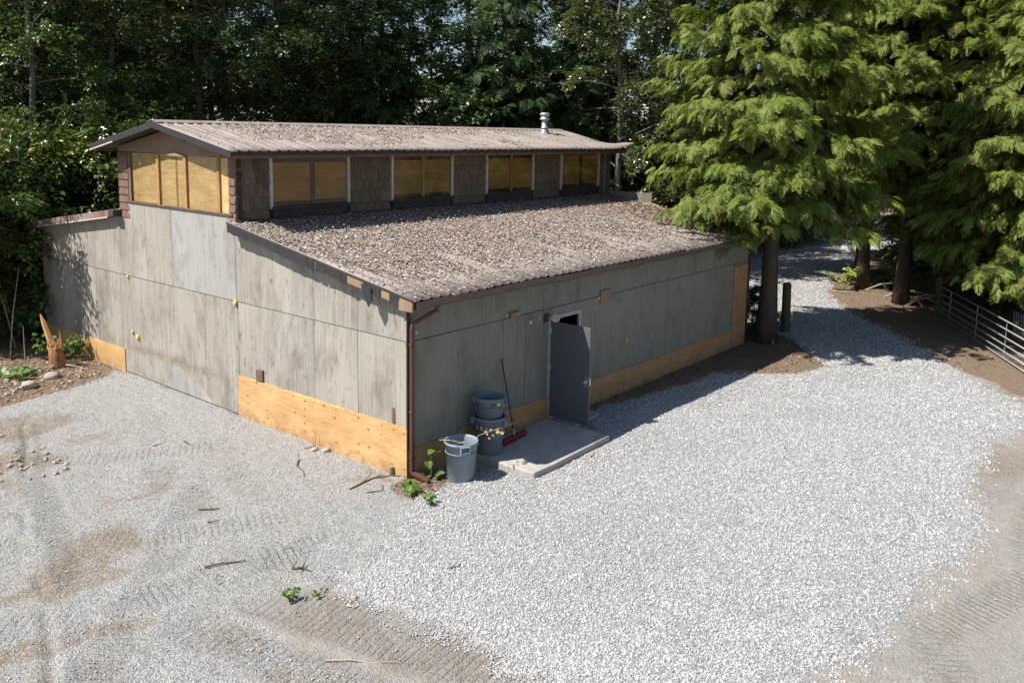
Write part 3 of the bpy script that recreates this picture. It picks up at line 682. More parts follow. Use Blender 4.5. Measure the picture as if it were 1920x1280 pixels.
# rake and eave boards
def sloped_board(name, ya, yb, zf_, x0, x1, h, mat, parent=barn, drop=0.0):
    return MB().prism([(ya, zf_(ya)-h-drop), (yb, zf_(yb)-h-drop), (yb, zf_(yb)-drop), (ya, zf_(ya)-drop)], x0, x1, PX).obj(name, M[mat], parent)
sloped_board('fascia_board', -0.30, 4.86, zt, XA-0.005, XA+0.02, 0.135, 'raw_wood', barn, 0.003)
# torn black felt over the rake board: separate strips, some missing
segs = [(4.86,4.2,0.15),(4.19,3.2,0.135),(3.19,2.35,0.15),(2.33,2.16,0.16),(2.12,1.42,0.145),(1.40,1.28,0.16),(0.84,0.68,0.15),(0.70,0.42,0.14),(0.20,-0.02,0.14)]
for k, (ya, yb, h) in enumerate(segs):
    n = 7; poly = []
    for j in range(n+1): y = ya+(yb-ya)*j/n; poly.append((y, zt(y)+0.006))
    for j in range(n, -1, -1): y = ya+(yb-ya)*j/n; poly.append((y, zt(y)-h-rnd.uniform(-0.012, 0.028)))
    MB().prism(poly, XA-0.018-0.003*(k % 2), XA-0.008, PX).obj('felt_strip', M['felt'], barn)
MB().prism([(0.86,zt(0.86)-0.03),(0.62,zt(0.62)-0.05),(0.60,zt(0.6)-0.22),(0.68,zt(0.6)-0.36),(0.74,zt(0.6)-0.27),(0.83,zt(0.8)-0.18)], XA-0.05, XA-0.03, PX).obj('felt_flap', M['felt'], barn)
MB().tube([(XA-0.02,0.45,zt(0.45)-0.13),(XA-0.03,0.42,zt(0.4)-0.22),(XA-0.02,0.36,zt(0.4)-0.33)], 0.006, 5).obj('hanging_wire', M['black'], barn)
sloped_board('drip_edge', -0.34, 4.88, zt, XA-0.022, XA+0.0, 0.028, 'dark_wood', barn, -0.036)
MB().box((XA-0.024,-0.34,zt(-0.3)-0.17),(XA+0.02,-0.03,zt(-0.3)-0.02)).obj('fascia_end', M['raw_wood'], barn)
sloped_board('fascia_board', 9.62, 14.3, zl, XA+0.03, XA+0.055, 0.15, 'red_paint', barn, -0.02)
sloped_board('fascia_edge', 9.9, 14.3, zl, XA+0.022, XA+0.03, 0.03, 'white_trim', barn, 0.13)
MB().box((XA-0.02,9.52,3.72),(0.0,9.78,3.88)).obj('rafter_end', M['dark_wood'], barn, bevel=0.02)
for sgn, yb in ((1, 4.36), (-1, 10.12)):
    sloped_board('fascia_board', yb, RY, zc, CA+0.0, CA+0.028, 0.13, 'felt', barn, -0.004)  # clerestory rake boards: near-black felt colour carries the shade under the rake
sloped_board('fascia_edge', 10.12, 9.0, zc, CA-0.004, CA+0.002, 0.03, 'white_trim', barn, 0.10)
MB().box((CA+0.04,4.42,zc(4.42)-0.15),(13.5,4.455,zc(4.42)-0.012)).obj('eave_board', M['brown_wood'], barn)
MB().box((CA+0.04,10.05,zc(10.05)-0.15),(13.5,10.085,zc(10.05)-0.012)).obj('eave_board', M['brown_wood'], barn)
# soffit (open underside boards)
MB().prism([(4.455,zc(4.42)-0.12),(4.90,zc(4.42)-0.12),(4.90,zc(4.42)-0.10),(4.455,zc(4.42)-0.10)], CA+0.05, 13.5, PX).obj('soffit', M['brown_wood'], barn)
# rafters ends under the eave of the lower roof
for k in range(22):
    x = 0.1+k*0.61
    MB().box((x,-0.27,2.96),(x+0.04,0.0,3.02)).obj('rafter_end', M['dark_wood'], barn)

# ---- clerestory gable end
def prx(poly, x0, x1, name, mat, parent=None, bevel=0): return MB().prism(poly, x0, x1, PX).obj(name, M[mat], parent or clg, bevel=bevel)
clg = gable
prx([(4.92,5.215),(6.98,5.205),(6.98,zc(6.98)-0.13),(4.92,zc(4.92)-0.13)], -0.012, 0.04, 'gable_board', 'ply_grey')
prx([(6.99,5.205),(9.60,5.225),(9.60,zc(9.6)-0.13),(7.25,RZ-0.13),(6.99,zc(6.99)-0.13)], -0.004, 0.04, 'gable_board', 'ply_grey')
prx([(6.6,5.175),(7.35,5.185),(7.3,5.215),(6.95,5.25),(6.65,5.21)], -0.05, -0.013, 'broken_trim', 'raw_wood')
def window_gable(y0, y1, z0, z1, mull=()):
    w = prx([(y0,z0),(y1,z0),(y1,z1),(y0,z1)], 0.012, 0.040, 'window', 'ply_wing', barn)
    prx([(y0+0.01,z0+0.01),(y1-0.01,z0+0.01),(y1-0.01,z1-0.01),(y0+0.01,z1-0.01)], -0.004, 0.0, 'pane', 'glass', w)
    for ym in mull:
        prx([(ym-0.03,z0),(ym+0.03,z0),(ym+0.03,z1),(ym-0.03,z1)], 0.0015, 0.010, 'frame', 'wood_frame', w)
    return w
window_gable(7.83, 8.98, 4.12, 5.20)
window_gable(6.72, 7.73, 4.11, 5.20, (7.06,))
window_gable(5.46, 6.62, 4.10, 5.20)
prx([(5.10,4.10),(5.37,4.10),(5.37,5.20),(5.10,5.20)], 0.004, 0.040, 'plywood_panel', 'ply_wing')
for ym, wd, mt in ((7.78,0.05,'wood_frame'),(6.67,0.055,'wood_frame'),(5.415,0.045,'wood_frame'),(9.02,0.045,'brown_wood'),(9.09,0.03,'dark_wood')):
    prx([(ym-wd,4.10),(ym+wd,4.10),(ym+wd,5.21),(ym-wd,5.21)], -0.035, 0.040, 'mullion', mt, barn, 0.004)
prx([(4.95,4.07),(9.2,4.09),(9.2,4.115),(4.95,4.10)], -0.05, 0.0, 'window_sill', 'brown_wood', barn)
MB().tube([(-0.03,9.03,4.12),(-0.02,9.06,4.86)], 0.012, 6).obj('hanging_strip', M['pale_twig'], barn)
def shingle_col(y0, y1, z0, z1, course):
    z = z0; k = 0
    while z < z1-0.02:
        ze = min(z+course+0.03, z1); j = rnd.uniform(-0.008, 0.008)
        MB().prism([(-0.022+j*0.3, z), (0.03, z), (0.042, ze), (0.006, ze)], y0+j, y1+j*0.5, PY).obj('shingle', M['shingle'], gable)
        z += course; k += 1
shingle_col(4.875, 5.09, zt(4.9)+0.03, 5.21, 0.175)
shingle_col(9.15, 9.60, 3.72, 5.21, 0.175)

# ---- clerestory long wall (faces -y)
cw = MB().box((0.05,4.96,3.75),(13.42,5.06,5.23)).obj('clerestory_wall', M['dark'], barn)
def pry(x0, x1, z0, z1, y0, y1, name, mat, parent, bevel=0): return MB().box((x0,y0,z0),(x1,y1,z1)).obj(name, M[mat], parent, bevel=bevel)
wins = [(0.85,2.86),(4.16,6.18),(7.50,9.46),(10.79,12.73)]
for k, (x0, x1) in enumerate(wins):
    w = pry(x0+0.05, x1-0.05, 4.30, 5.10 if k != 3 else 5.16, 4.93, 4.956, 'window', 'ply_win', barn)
    pry(x0+0.03, x1-0.03, 4.215, 5.20, 4.892, 4.897, 'pane', 'glass', w)
    xm = x0+(1.05 if k == 0 else 1.02)
    pry(xm-0.05, xm+0.05, 4.22, 5.2, 4.90, 4.928, 'mullion', 'dark_wood' if k in (0, 3) else 'wood_frame', w)
    for xx in (x0, x1): pry(xx-0.035, xx+0.025, 4.16, 5.225, 4.872, 4.958, 'frame', 'white_trim', w, 0.004)
    pry(x0-0.02, x1+0.02, 4.14, 4.205, 4.86, 4.955, 'sill', 'dark_wood', w, 0.006)
    pry(x0+0.03, x1-0.03, zt(4.9)-0.02, 4.138, 4.90, 4.955, 'apron_board', 'dark_wood', w)
gaps = [(0.07,0.80),(2.90,4.11),(6.22,7.45),(9.50,10.74),(12.77,13.42)]
for gx0, gx1 in gaps:
    z = 5.22; course = 0.255; row = 0
    while z > zt(4.9)+0.03:
        zb = max(z-course, zt(4.9)+0.0); x = gx0
        while x < gx1-0.03:
            wd = rnd.uniform(0.14, 0.30); xe = min(x+wd, gx1)
            if gx1-xe < 0.07: xe = gx1
            dz = rnd.uniform(-0.010, 0.012); th = rnd.uniform(-0.006, 0.006)
            MB().prism([(4.888+th, zb+dz-0.02), (4.955, zb+dz-0.02), (4.955, z), (4.935+th*0.4, z)], x+0.003, xe-0.003, 'x').obj('shingle', M['shingle_mossy'], cw)
            x = xe
        z -= course; row += 1
MB().box((0.0,4.885,5.20),(13.45,4.955,5.235)).obj('head_board', M['brown_wood'], barn)
MB().box((0.05,4.80,zt(4.9)+0.02),(13.4,4.887,zt(4.9)+0.045)).obj('flashing', M['dark_wood'], barn)
# rear clerestory wall
MB().box((0.05,9.50,3.7),(13.42,9.60,5.23)).obj('rear_clerestory_wall', M['shingle_mossy'], barn)

# ---- flue on the ridge slope
fl = MB().lathe([(0.0,0.0),(0.17,-0.06),(0.17,0.0),(0.115,0.10),(0.115,0.11),(0.095,0.11),(0.095,0.44)], 24, (12.2,6.62,zc(6.62)+0.02)).obj('flue_pipe', M['galv'], barn, True)
MB().lathe([(0.095,0.40),(0.165,0.42),(0.165,0.445),(0.13,0.46),(0.13,0.55),(0.165,0.565),(0.165,0.60),(0.10,0.635),(0.0,0.64)], 24, (12.2,6.62,zc(6.62)+0.02)).obj('flue_cap', M['galv'], fl, True)
MB().lathe([(0.097,0.14),(0.12,0.15),(0.12,0.18),(0.097,0.19)], 24, (12.2,6.62,zc(6.62)+0.02)).obj('storm_collar', M['galv'], fl, True)

# ---- gutter and downspout
gp = [(-0.40,3.085),(-0.405,2.985),(-0.385,2.965),(-0.30,2.965),(-0.295,3.06),(-0.303,3.06),(-0.308,2.973),(-0.383,2.973),(-0.395,2.988),(-0.390,3.085)]
gv = MB()
nseg = 14
for k in range(nseg):
    pass
gut = MB()
xsx = np.linspace(-0.17, 13.2, 28)
for a_, x in enumerate(xsx):
    sag = 0.012*math.sin(a_*1.3)+0.008*math.sin(a_*0.47)
    gut.v += [(x, y, z+sag) for y, z in gp]
n = len(gp)
for a_ in range(len(xsx)-1):
    for j in range(n): gut.f.append((a_*n+j, a_*n+(j+1) % n, (a_+1)*n+(j+1) % n, (a_+1)*n+j))
gut.f.append(tuple(range(n-1, -1, -1))); gut.f.append(tuple((len(xsx)-1)*n+j for j in range(n)))
gut.obj('gutter', M['gutter'], barn)
MB().box((-0.17,-0.295,2.95),(13.2,-0.27,3.075)).obj('eave_board', M['dark_wood'], barn)
sp = empty('downspout'); sp.parent = barn
def rect_tube(path, w, d, name, parent):
    b = MB(); base = 0; k = len(path)
    for i_, p in enumerate(path):
        p = Vector(p); t = (Vector(path[min(i_+1, k-1)])-Vector(path[max(i_-1, 0)])).normalized()
        a = Vector((1, 0, 0)); a = (a-t*a.dot(t)).normalized(); c = t.cross(a)
        b.v += [tuple(p+a*w*sx+c*d*sy) for sx, sy in ((-.5,-.5),(.5,-.5),(.5,.5),(-.5,.5))]
    for i_ in range(k-1):
        for j in range(4): b.f.append((i_*4+j, i_*4+(j+1) % 4, i_*4+4+(j+1) % 4, i_*4+4+j))
    b.f.append((3,2,1,0)); b.f.append(tuple((k-1)*4+j for j in range(4)))
    return b.obj(name, M['spout'], parent, bevel=0.006)
rect_tube([(0.34,-0.345,2.97),(0.34,-0.345,2.90),(0.06,-0.055,2.66),(0.05,-0.05,2.58)], 0.07, 0.055, 'elbow', sp)
rect_tube([(0.05,-0.05,2.60),(0.05,-0.05,0.16)], 0.075, 0.06, 'pipe', sp)
rect_tube([(0.05,-0.05,0.18),(0.052,-0.07,0.11),(0.10,-0.40,0.035)], 0.078, 0.062, 'elbow', sp)
for z in (2.30, 1.15, 0.35): MB().box((0.0,-0.086,z),(0.10,-0.018,z+0.035)).obj('strap', M['spout'], sp)

# ---- door
dr = MB().box((3.905,-0.96,0.135),(3.95,0.0,2.085)).obj('door', M['door'], barn, bevel=0.004)
MB().lathe([(0,0),(0.034,0),(0.034,0.008),(0.012,0.012),(0.012,0.045),(0.028,0.05),(0.030,0.075),(0.0,0.085)], 16).obj('handle', M['steel'], dr, True).matrix_local = Matrix.Translation((3.904,-0.89,1.02)) @ Matrix.Rotation(R(-90), 4, 'Y')
MB().box((3.897,-0.93,0.90),(3.906,-0.85,1.14)).obj('lock_plate', M['steel'], dr, bevel=0.002)
MB().box((3.91,-0.966,0.95),(3.945,-0.958,1.09)).obj('latch_plate', M['steel'], dr)
for z in (0.35, 1.1, 1.85): MB().tube([(3.90,-0.012,z),(3.90,-0.012,z+0.11)], 0.012, 8).obj('hinge', M['steel'], dr)
df = MB().box((3.83,-0.012,0.10),(3.90,0.13,2.17)).box((4.88,-0.012,0.10),(4.95,0.13,2.17)).box((3.90,-0.012,2.10),(4.88,0.13,2.17)).obj('door_frame', M['frame_grey'], barn, bevel=0.004)
MB().box((3.90,-0.03,0.06),(4.88,0.14,0.115)).obj('threshold', M['concrete'], barn)
# lamp by the door: junction box, arm, round floodlight head
lamp = MB().box((3.66,-0.05,2.10),(3.78,-0.006,2.26)).obj('wall_lamp', M['dark_wood'], barn, bevel=0.008)
MB().tube([(3.74,-0.04,2.20),(3.80,-0.13,2.20),(3.84,-0.14,2.20)], 0.016, 8).obj('lamp_arm', M['galv'], lamp, True)
hd = MB().lathe([(0.0,-0.09),(0.045,-0.085),(0.055,-0.03),(0.085,0.03),(0.085,0.045),(0.055,0.045),(0.05,0.01),(0.0,0.0)], 20).obj('lamp_head', M['white_trim'], lamp, True)
hd.matrix_local = Matrix.Translation((3.85,-0.16,2.19)) @ Vector((-0.75,-0.62,-0.2)).to_track_quat('Z', 'Y').to_matrix().to_4x4()

# ------------------------------------------------------------------ leaf litter on the roofs
LC = np.array([(0.50,0.43,0.38),(0.60,0.54,0.49),(0.40,0.32,0.27),(0.30,0.20,0.14),(0.68,0.63,0.58),(0.42,0.25,0.16),(0.19,0.135,0.10),(0.50,0.36,0.23)])
LW = np.array([0.2,0.18,0.15,0.13,0.12,0.09,0.08,0.05])
def leaf_cloud(P, N0, size, tilt, cols, seed, lift=0.01):
    g = np.random.default_rng(seed); n = len(P)
    az = g.uniform(0, 2*math.pi, n); tx = g.normal(0, tilt, n); ty = g.normal(0, tilt, n)
    ax = np.stack([np.cos(az), np.sin(az), tx], 1); ax /= np.linalg.norm(ax, axis=1, keepdims=True)
    nn = np.array(N0)+np.stack([ty*-np.sin(az), ty*np.cos(az), np.zeros(n)], 1)
    bx = np.cross(nn, ax); bx /= np.linalg.norm(bx, axis=1, keepdims=True); nz = np.cross(ax, bx)
    s = size*g.uniform(0.6, 1.3, n)[:, None]; w = s*g.uniform(0.28, 0.45, n)[:, None]; c = g.uniform(-0.12, 0.28, n)[:, None]*s; fo = g.uniform(-0.1, 0.32, n)[:, None]*w
    B = P+nz*lift
    v0 = B-ax*s*0.5; v1 = B+ax*s*0.5+nz*c*0.5; m0 = B-nz*c*0.1
    l_ = m0+bx*w+nz*fo; r_ = m0-bx*w+nz*fo
    V = np.stack([v0, r_, m0, l_, v1], 1).reshape(-1, 3)
    b = np.arange(n)[:, None]*5
    F = np.concatenate([b+np.array([[0,1,2]]), b+np.array([[0,2,3]]), b+np.array([[1,4,2]]), b+np.array([[2,4,3]])], 0)
    ci = g.choice(len(cols), n, p=LW if len(cols) == len(LW) else None)
    C_ = np.array(cols)[ci]*g.uniform(0.6, 1.1, n)[:, None]
    CC = np.repeat(np.concatenate([C_, np.ones((n, 1))], 1), 5, 0)
    return V, F, CC
def litter(name, P, N0, size, tilt, seed, label, cols=LC):
    V, F, CC = leaf_cloud(P, N0, size, tilt, cols, seed)
    o = link(name, npmesh(name, V, F, M['litter'], dict(col=('POINT', 'FLOAT_COLOR', CC))))
    return tag(o, label, 'leaf litter', kind='stuff')
g = np.random.default_rng(21)
n = 100000
lx = g.uniform(-0.1, 13.15, n); ly = g.uniform(-0.28, 4.82, n)
dens = sstep(0.28, 0.62, fbm(lx*1.6, ly*0.55, 1.3, 4)+0.12*(ly-1.6)+0.10)
dens *= sstep(-0.15, 0.9, ly-0.55*fbm(lx, ly*0.3, 1.4)+0.25)*sstep(-0.25, 0.35, lx+0.15*ly-0.1+(0.4-0.1*ly)*(-1))
dens = np.clip(dens, 0.15, 1)*(1-0.5*sstep(12.2, 13.2, lx)*sstep(3.0, 4.5, ly))
k = g.random(n) < dens; lx, ly = lx[k], ly[k]
lz = zt(ly)+0.012+g.exponential(0.016, len(lx))*np.clip(fbm(lx, ly, 1.3)*1.8, 0.2, 1.6)
litter('leaf_litter', np.stack([lx, ly, lz], 1), (0, -0.157, 0.987), 0.047, 0.2, 5, 'thick bleached dead leaves covering the lower metal roof')
n = 18000
lx = g.uniform(-0.35, 13.7, n); ly = g.uniform(4.4, 7.0, n)
f_ = fbm(lx, ly*1.5, 0.9, 4)
dens = sstep(0.38, 0.58, f_+0.16*(ly-5.6))*sstep(0.3, 1.6, lx)*sstep(12.4, 9.5, lx+0.8*(6.5-ly))
dens = np.maximum(dens, 0.06)
k = g.random(n) < dens; lx, ly = lx[k], ly[k]
lz = zc(ly) if False else RZ-0.187*np.abs(ly-RY)+0.014+g.exponential(0.014, len(lx))
litter('leaf_litter', np.stack([lx, ly, lz], 1), (0, -0.18, 0.98), 0.048, 0.2, 6, 'bleached dead leaves drifted on the upper clerestory roof')
# rusty needles in the far corner under the cedar
n = 9000
lx = g.uniform(9.5, 13.2, n); ly = g.uniform(0.0, 4.6, n)
k = g.random(n) < sstep(10.0, 12.8, lx+0.25*(ly-2))*sstep(0.3, 0.6, fbm(lx, ly, 1.1))
lx, ly = lx[k], ly[k]
litter('needle_litter', np.stack([lx, ly, zt(ly)+0.025+g.exponential(0.01, len(lx))], 1), (0, -0.157, 0.987), 0.05, 0.3, 8, 'rusty cedar needles on the far corner of the lower roof', np.array([(0.20,0.09,0.05),(0.26,0.13,0.07),(0.15,0.075,0.045)]))
# ground litter under the trees and at the wall foot
def ground_litter(n, poly, size, seed, label, cols, soft=0.3):
    g_ = np.random.default_rng(seed); P_ = np.array(poly)
    x = g_.uniform(P_[:, 0].min()-soft, P_[:, 0].max()+soft, n); y = g_.uniform(P_[:, 1].min()-soft, P_[:, 1].max()+soft, n)
    sd = poly_sd(*warp(x, y, 0.25), poly); k_ = g_.random(n) < sstep(-soft, soft, sd)
    k_ &= ~((x > -0.02) & (x < 13.1) & (y > -0.02) & (y < 14.1))
    x, y = x[k_], y[k_]; z = ground_z(x, y)+0.008
    return litter('leaf_litter', np.stack([x, y, z], 1), (0, 0, 1), size, 0.3, seed, label, cols)
BR = np.array([(0.22,0.13,0.08),(0.30,0.18,0.11),(0.13,0.08,0.05),(0.38,0.27,0.17),(0.10,0.065,0.04)])
ground_litter(6500, DUFFPATCH, 0.055, 31, 'dark leaf litter along the barn wall under the cedar', BR)
ground_litter(5000, [(28,2.6),(26.0,2.3),(21.7,0.45),(19.0,-1.25),(17.3,-2.8),(15.75,-4.1),(14.3,-5.4),(16,-7),(20,-5),(24,-1),(28,1)], 0.06, 32, 'brown leaf litter on the drive shoulder under the trees', BR)
ground_litter(7000, [(0.0,10.01),(-0.52,9.7),(-1.39,9.4),(-1.95,9.1),(-2.44,9.0),(-3.06,8.95),(-4.6,9.2),(-4,15),(0,16)], 0.06, 33, 'tan leaf litter and bark chips left of the barn', np.concatenate([BR, [(0.45,0.33,0.2),(0.5,0.4,0.28)]]))
ground_litter(420, [(-0.35,-0.15),(0.5,-0.1),(0.6,-0.4),(0.1,-0.75),(-0.4,-0.6)], 0.05, 34, 'small patch of brown leaves at the downspout foot', BR, 0.12)

# ------------------------------------------------------------------ gravel stones
prot = []
for k in range(5):
    b = MB().blob((0, 0, 0), 0.5, 200+k, 1, (1.0, rnd.uniform(0.65, 0.85), rnd.uniform(0.5, 0.7)))
    o = bpy.data.objects.new('gravel_stone_source', b.mesh('gravel_stone_source', M['gravel'])); prot.append(o)
STONES = scatter_group('stone_scatter', prot)
def stones(name, xy, size, seed, label, kind='stuff'):
    g_ = np.random.default_rng(seed); n = len(xy)
    size = np.broadcast_to(np.asarray(size, float), (n,))
    pos = np.column_stack([xy, ground_z(xy[:, 0], xy[:, 1])+size*0.12])
    rot = g_.uniform(-0.5, 0.5, (n, 3)); rot[:, 2] = g_.uniform(0, 6.28, n)
    me = points_mesh(name, pos, rot, (size*g_.lognormal(0, 0.3, n))[:, None]*np.ones(3), g_.integers(0, 5, n))
    return tag(scatter_obj(name, me, STONES), label, 'gravel', kind=kind)
g = np.random.default_rng(77)
camxy = np.array([-9.533, -10.05])
n = 820000
x = -3.2+48.2*g.random(n)**1.55; y = g.uniform(-8.0, 7.2, n)
d = np.hypot(x-camxy[0], y-camxy[1])
def stone_size(d): return np.interp(d, [8, 18, 30, 60], [0.026, 0.031, 0.046, 0.095])
keep = g.random(n) < coarse_mask(x, y)*(0.026/stone_size(d))**2*(0.70+0.30*sstep(0.3, 0.55, fbm(x, y, 0.7)))
keep &= ~((x > 1.35) & (x < 3.85) & (y > -1.62) & (y < 0)) & ~((x > 3.9) & (x < 5) & (y > -0.6))
xy = np.stack([x[keep], y[keep]], 1)
dd = stone_size(np.hypot(xy[:, 0]-camxy[0], xy[:, 1]-camxy[1]))
stones('coarse_gravel', xy, dd, 1, 'pale coarse crushed gravel covering the yard and the drive')
n = 36000
x = g.uniform(-7.5, 3, n); y = g.uniform(-10, 10, n)
keep = (coarse_mask(x, y) < 0.5) & ~((x > -0.02) & (y > -0.02)) & (poly_sd(x, y, DUFFLEFT) < 0.2)
keep &= g.random(n) < np.where(poly_sd(x, y, PALE) > 0, 0.25, 1.0)*sstep(0.25, 0.5, fbm(x, y, 0.9))
stones('fine_gravel', np.stack([x[keep], y[keep]], 1), 0.019, 3, 'fine grey gravel strewn over the yard before the gable wall')

# ------------------------------------------------------------------ foliage prototypes
def frond_mesh(name, mat, L=0.46, pairs=9, seed=0, droop=0.62):
    """flat drooping cedar spray: axis along +x, side branchlets with scale tips"""
    q = random.Random(seed); V = []; F = []; LR = []
    def axis(t): return Vector((L*t*(1-0.18*t), 0, -droop*L*t*t*0.75))
    def blade(p, d, nrm, l, w):
        sdir = nrm.cross(d).normalized()*w
        tip = p+d*l+Vector((0, 0, -0.22*l)); m = p+d*l*0.5
        i0 = len(V); V.extend([p, m+sdir, tip, m-sdir]); F.append((i0, i0+1, i0+2, i0+3)); LR.append(q.random())
    for k in range(pairs+1):
        t = 0.08+0.92*k/pairs; p = axis(t); tan = (axis(min(1, t+0.05))-axis(t-0.05)).normalized()
        bl = L*(0.44*max(0.0, 1-t)**0.7+0.09)*q.uniform(0.85, 1.15)
        for sgn in (-1, 1):
            ang = R(q.uniform(44, 60)); d = (tan*math.cos(ang)+Vector((0, sgn, 0))*math.sin(ang)+Vector((0, 0, q.uniform(-0.22, 0.05)))).normalized()
            nrm = Vector((0, 0, 1)); blade(p, d, nrm, bl, 0.010)
            ns = max(1, int(bl/0.045))
            for j in range(ns):
                u = (j+0.7)/(ns+0.3); pp = p+d*bl*u+Vector((0, 0, -0.22*bl*u*u)); l2 = 0.07*(1-0.55*u)*q.uniform(0.8, 1.3)
                for s2 in (-1, 1):
                    e = nrm.cross(d).normalized()*s2; d2 = (d*0.75+e*0.75+Vector((0, 0, q.uniform(-0.3, 0.0)))).normalized()
                    blade(pp, d2, nrm, l2, 0.0095)
    blade(axis(0.97), (axis(1)-axis(0.9)).normalized(), Vector((0, 0, 1)), 0.09, 0.014)
    return npmesh(name, [tuple(v) for v in V], F, mat, dict(leafrand=('FACE', 'FLOAT', LR)))
def sprig_mesh(name, mat, n=15, L=0.5, leaf=0.10, seed=0, asp=0.62):
    """leafy twig: axis along +x, alternating folded leaves"""
    q = random.Random(seed); V = []; F = []; LR = []
    for k in range(n):
        t = (k+0.6)/n; p = Vector((L*t, q.gauss(0, 0.045), q.gauss(0, 0.05)-0.12*L*t*t))
        az = q.uniform(-2.4, 2.4); d = Vector((math.cos(az)*0.8+0.25, math.sin(az), q.uniform(-0.75, 0.25))).normalized()
        nr = Vector((q.gauss(0, 0.45), q.gauss(0, 0.45), 1)).normalized()
        s_ = nr.cross(d).normalized(); nr = d.cross(s_)
        l = leaf*q.uniform(0.65, 1.25); w = l*asp*0.5; p = p+d*0.03
        i0 = len(V)
        V.extend([p, p+d*l*0.42+s_*w+nr*w*0.35, p+d*l-nr*l*0.12, p+d*l*0.42-s_*w+nr*w*0.35])
        F += [(i0, i0+1, i0+2), (i0, i0+2, i0+3)]; r_ = q.random(); LR += [r_, r_]
    return npmesh(name, [tuple(v) for v in V], F, mat, dict(leafrand=('FACE', 'FLOAT', LR)))
def protos(fn, name, mat, count, **kw):
    out = []
    for k in range(count):
        me = fn(name+'_source', M[mat], seed=k*17+3, **kw); out.append(bpy.data.objects.new(name+'_source', me))
    return out
G_CEDAR = scatter_group('cedar_sprays', protos(frond_mesh, 'cedar_frond', 'leaf_cedar', 4))
G_CEDARD = scatter_group('dark_cedar_sprays', protos(frond_mesh, 'dark_frond', 'leaf_cedar_dark', 3))
G_ALDER = scatter_group('alder_sprigs', protos(sprig_mesh, 'alder_sprig', 'leaf_green', 4, n=16, L=0.55, leaf=0.115))
G_WOODS = scatter_group('woods_sprigs', protos(sprig_mesh, 'woods_sprig', 'leaf_dark', 4, n=18, L=0.7, leaf=0.14))
G_COTTON = scatter_group('cottonwood_sprigs', protos(sprig_mesh, 'cottonwood_sprig', 'leaf_olive', 4, n=14, L=0.5, leaf=0.10, asp=0.8))

def branch_pts(p0, az, elev, length, n=5, droop=0.3, q=None):
    pts = [Vector(p0)]; d = Vector((math.cos(az)*math.cos(elev), math.sin(az)*math.cos(elev), math.sin(elev)))
    for k in range(n):
        d = (d+Vector((q.gauss(0, 0.10), q.gauss(0, 0.10), q.gauss(0, 0.06)-droop/n))).normalized()
        pts.append(pts[-1]+d*(length/n))
    return pts
def broadleaf(seed, H=17, z0=3.0, Rm=3.0, nl=34, tr=0.17, bark='bark_dark', nsub=5, nsp=8, ngr=4, shape='tall', lean=(0, 0), ssc=1.0):
    q = random.Random(seed); tb = MB(); P = []; D = []
    nk = 9; tp = [Vector((lean[0]*(k/nk)**1.3+q.gauss(0, 0.06)*k/nk*2, lean[1]*(k/nk)**1.3+q.gauss(0, 0.06)*k/nk*2, H*0.96*k/nk-(0.15 if k == 0 else 0))) for k in range(nk+1)]
    tb.tube(tp, [tr*(1.25 if k == 0 else 1)*(1-0.88*k/nk)+0.012 for k in range(nk+1)], 9)
    def tpos(z):
        u = max(0, min(nk-1e-3, z/(H*0.96)*nk)); k = int(u); return tp[k].lerp(tp[k+1], u-k)
    for i_ in range(nl):
        u = (i_+q.random())/nl; z = z0+(H-z0)*u
        az = i_*2.39996+q.uniform(-0.5, 0.5)
        prof = max(0.0, math.sin(math.pi*min(1, 0.18+0.82*u)))**0.6 if shape == 'tall' else max(0.0, 1-u)**0.5
        ln = Rm*prof*q.uniform(0.7, 1.15)+0.3
        pts = branch_pts(tpos(min(z, H*0.94)), az, R(q.uniform(5, 45)), ln, 5, q.uniform(0.15, 0.6), q)
        r0 = max(0.012, tr*0.32*(1-0.7*u))
        tb.tube(pts, [r0*(1-0.8*k/5)+0.004 for k in range(6)], 5, False)
        for s in range(nsub):
            t = 0.25+0.75*(s+q.random())/nsub; k = min(4, int(t*5)); b = pts[k].lerp(pts[k+1], t*5-k if k < 5 else 1)
            sl = ln*q.uniform(0.22, 0.45)*(1.15-0.5*t)
            sp_ = branch_pts(b, az+q.choice((-1, 1))*q.uniform(0.4, 1.3), R(q.uniform(-15, 40)), sl, 3, 0.4, q)
            tb.tube(sp_, [0.010, 0.008, 0.006, 0.003], 3, False)
            for j in range(nsp):
                tt = 0.2+0.8*(j+q.random())/nsp; kk = min(2, int(tt*3)); pp = sp_[kk].lerp(sp_[kk+1], min(1, tt*3-kk))
                d = (sp_[kk+1]-sp_[kk]).normalized()+Vector((q.gauss(0, 0.7), q.gauss(0, 0.7), q.gauss(-0.1, 0.4)))
                P.append(pp+Vector((q.gauss(0, 0.10), q.gauss(0, 0.10), q.gauss(0, 0.10)))); D.append(d)
    P = np.array([tuple(p) for p in P]); D = np.array([tuple(p) for p in D]); g_ = np.random.default_rng(seed)
    Zn = np.column_stack([g_.normal(0, 0.3, len(P)), g_.normal(0, 0.3, len(P)), np.ones(len(P))])
    cme = points_mesh('crown', P, euler_from_axes(D, Zn), g_.uniform(0.75, 1.25, len(P))*ssc, g_.integers(0, ngr, len(P)))
    return tb.mesh('trunk', M[bark], True), cme
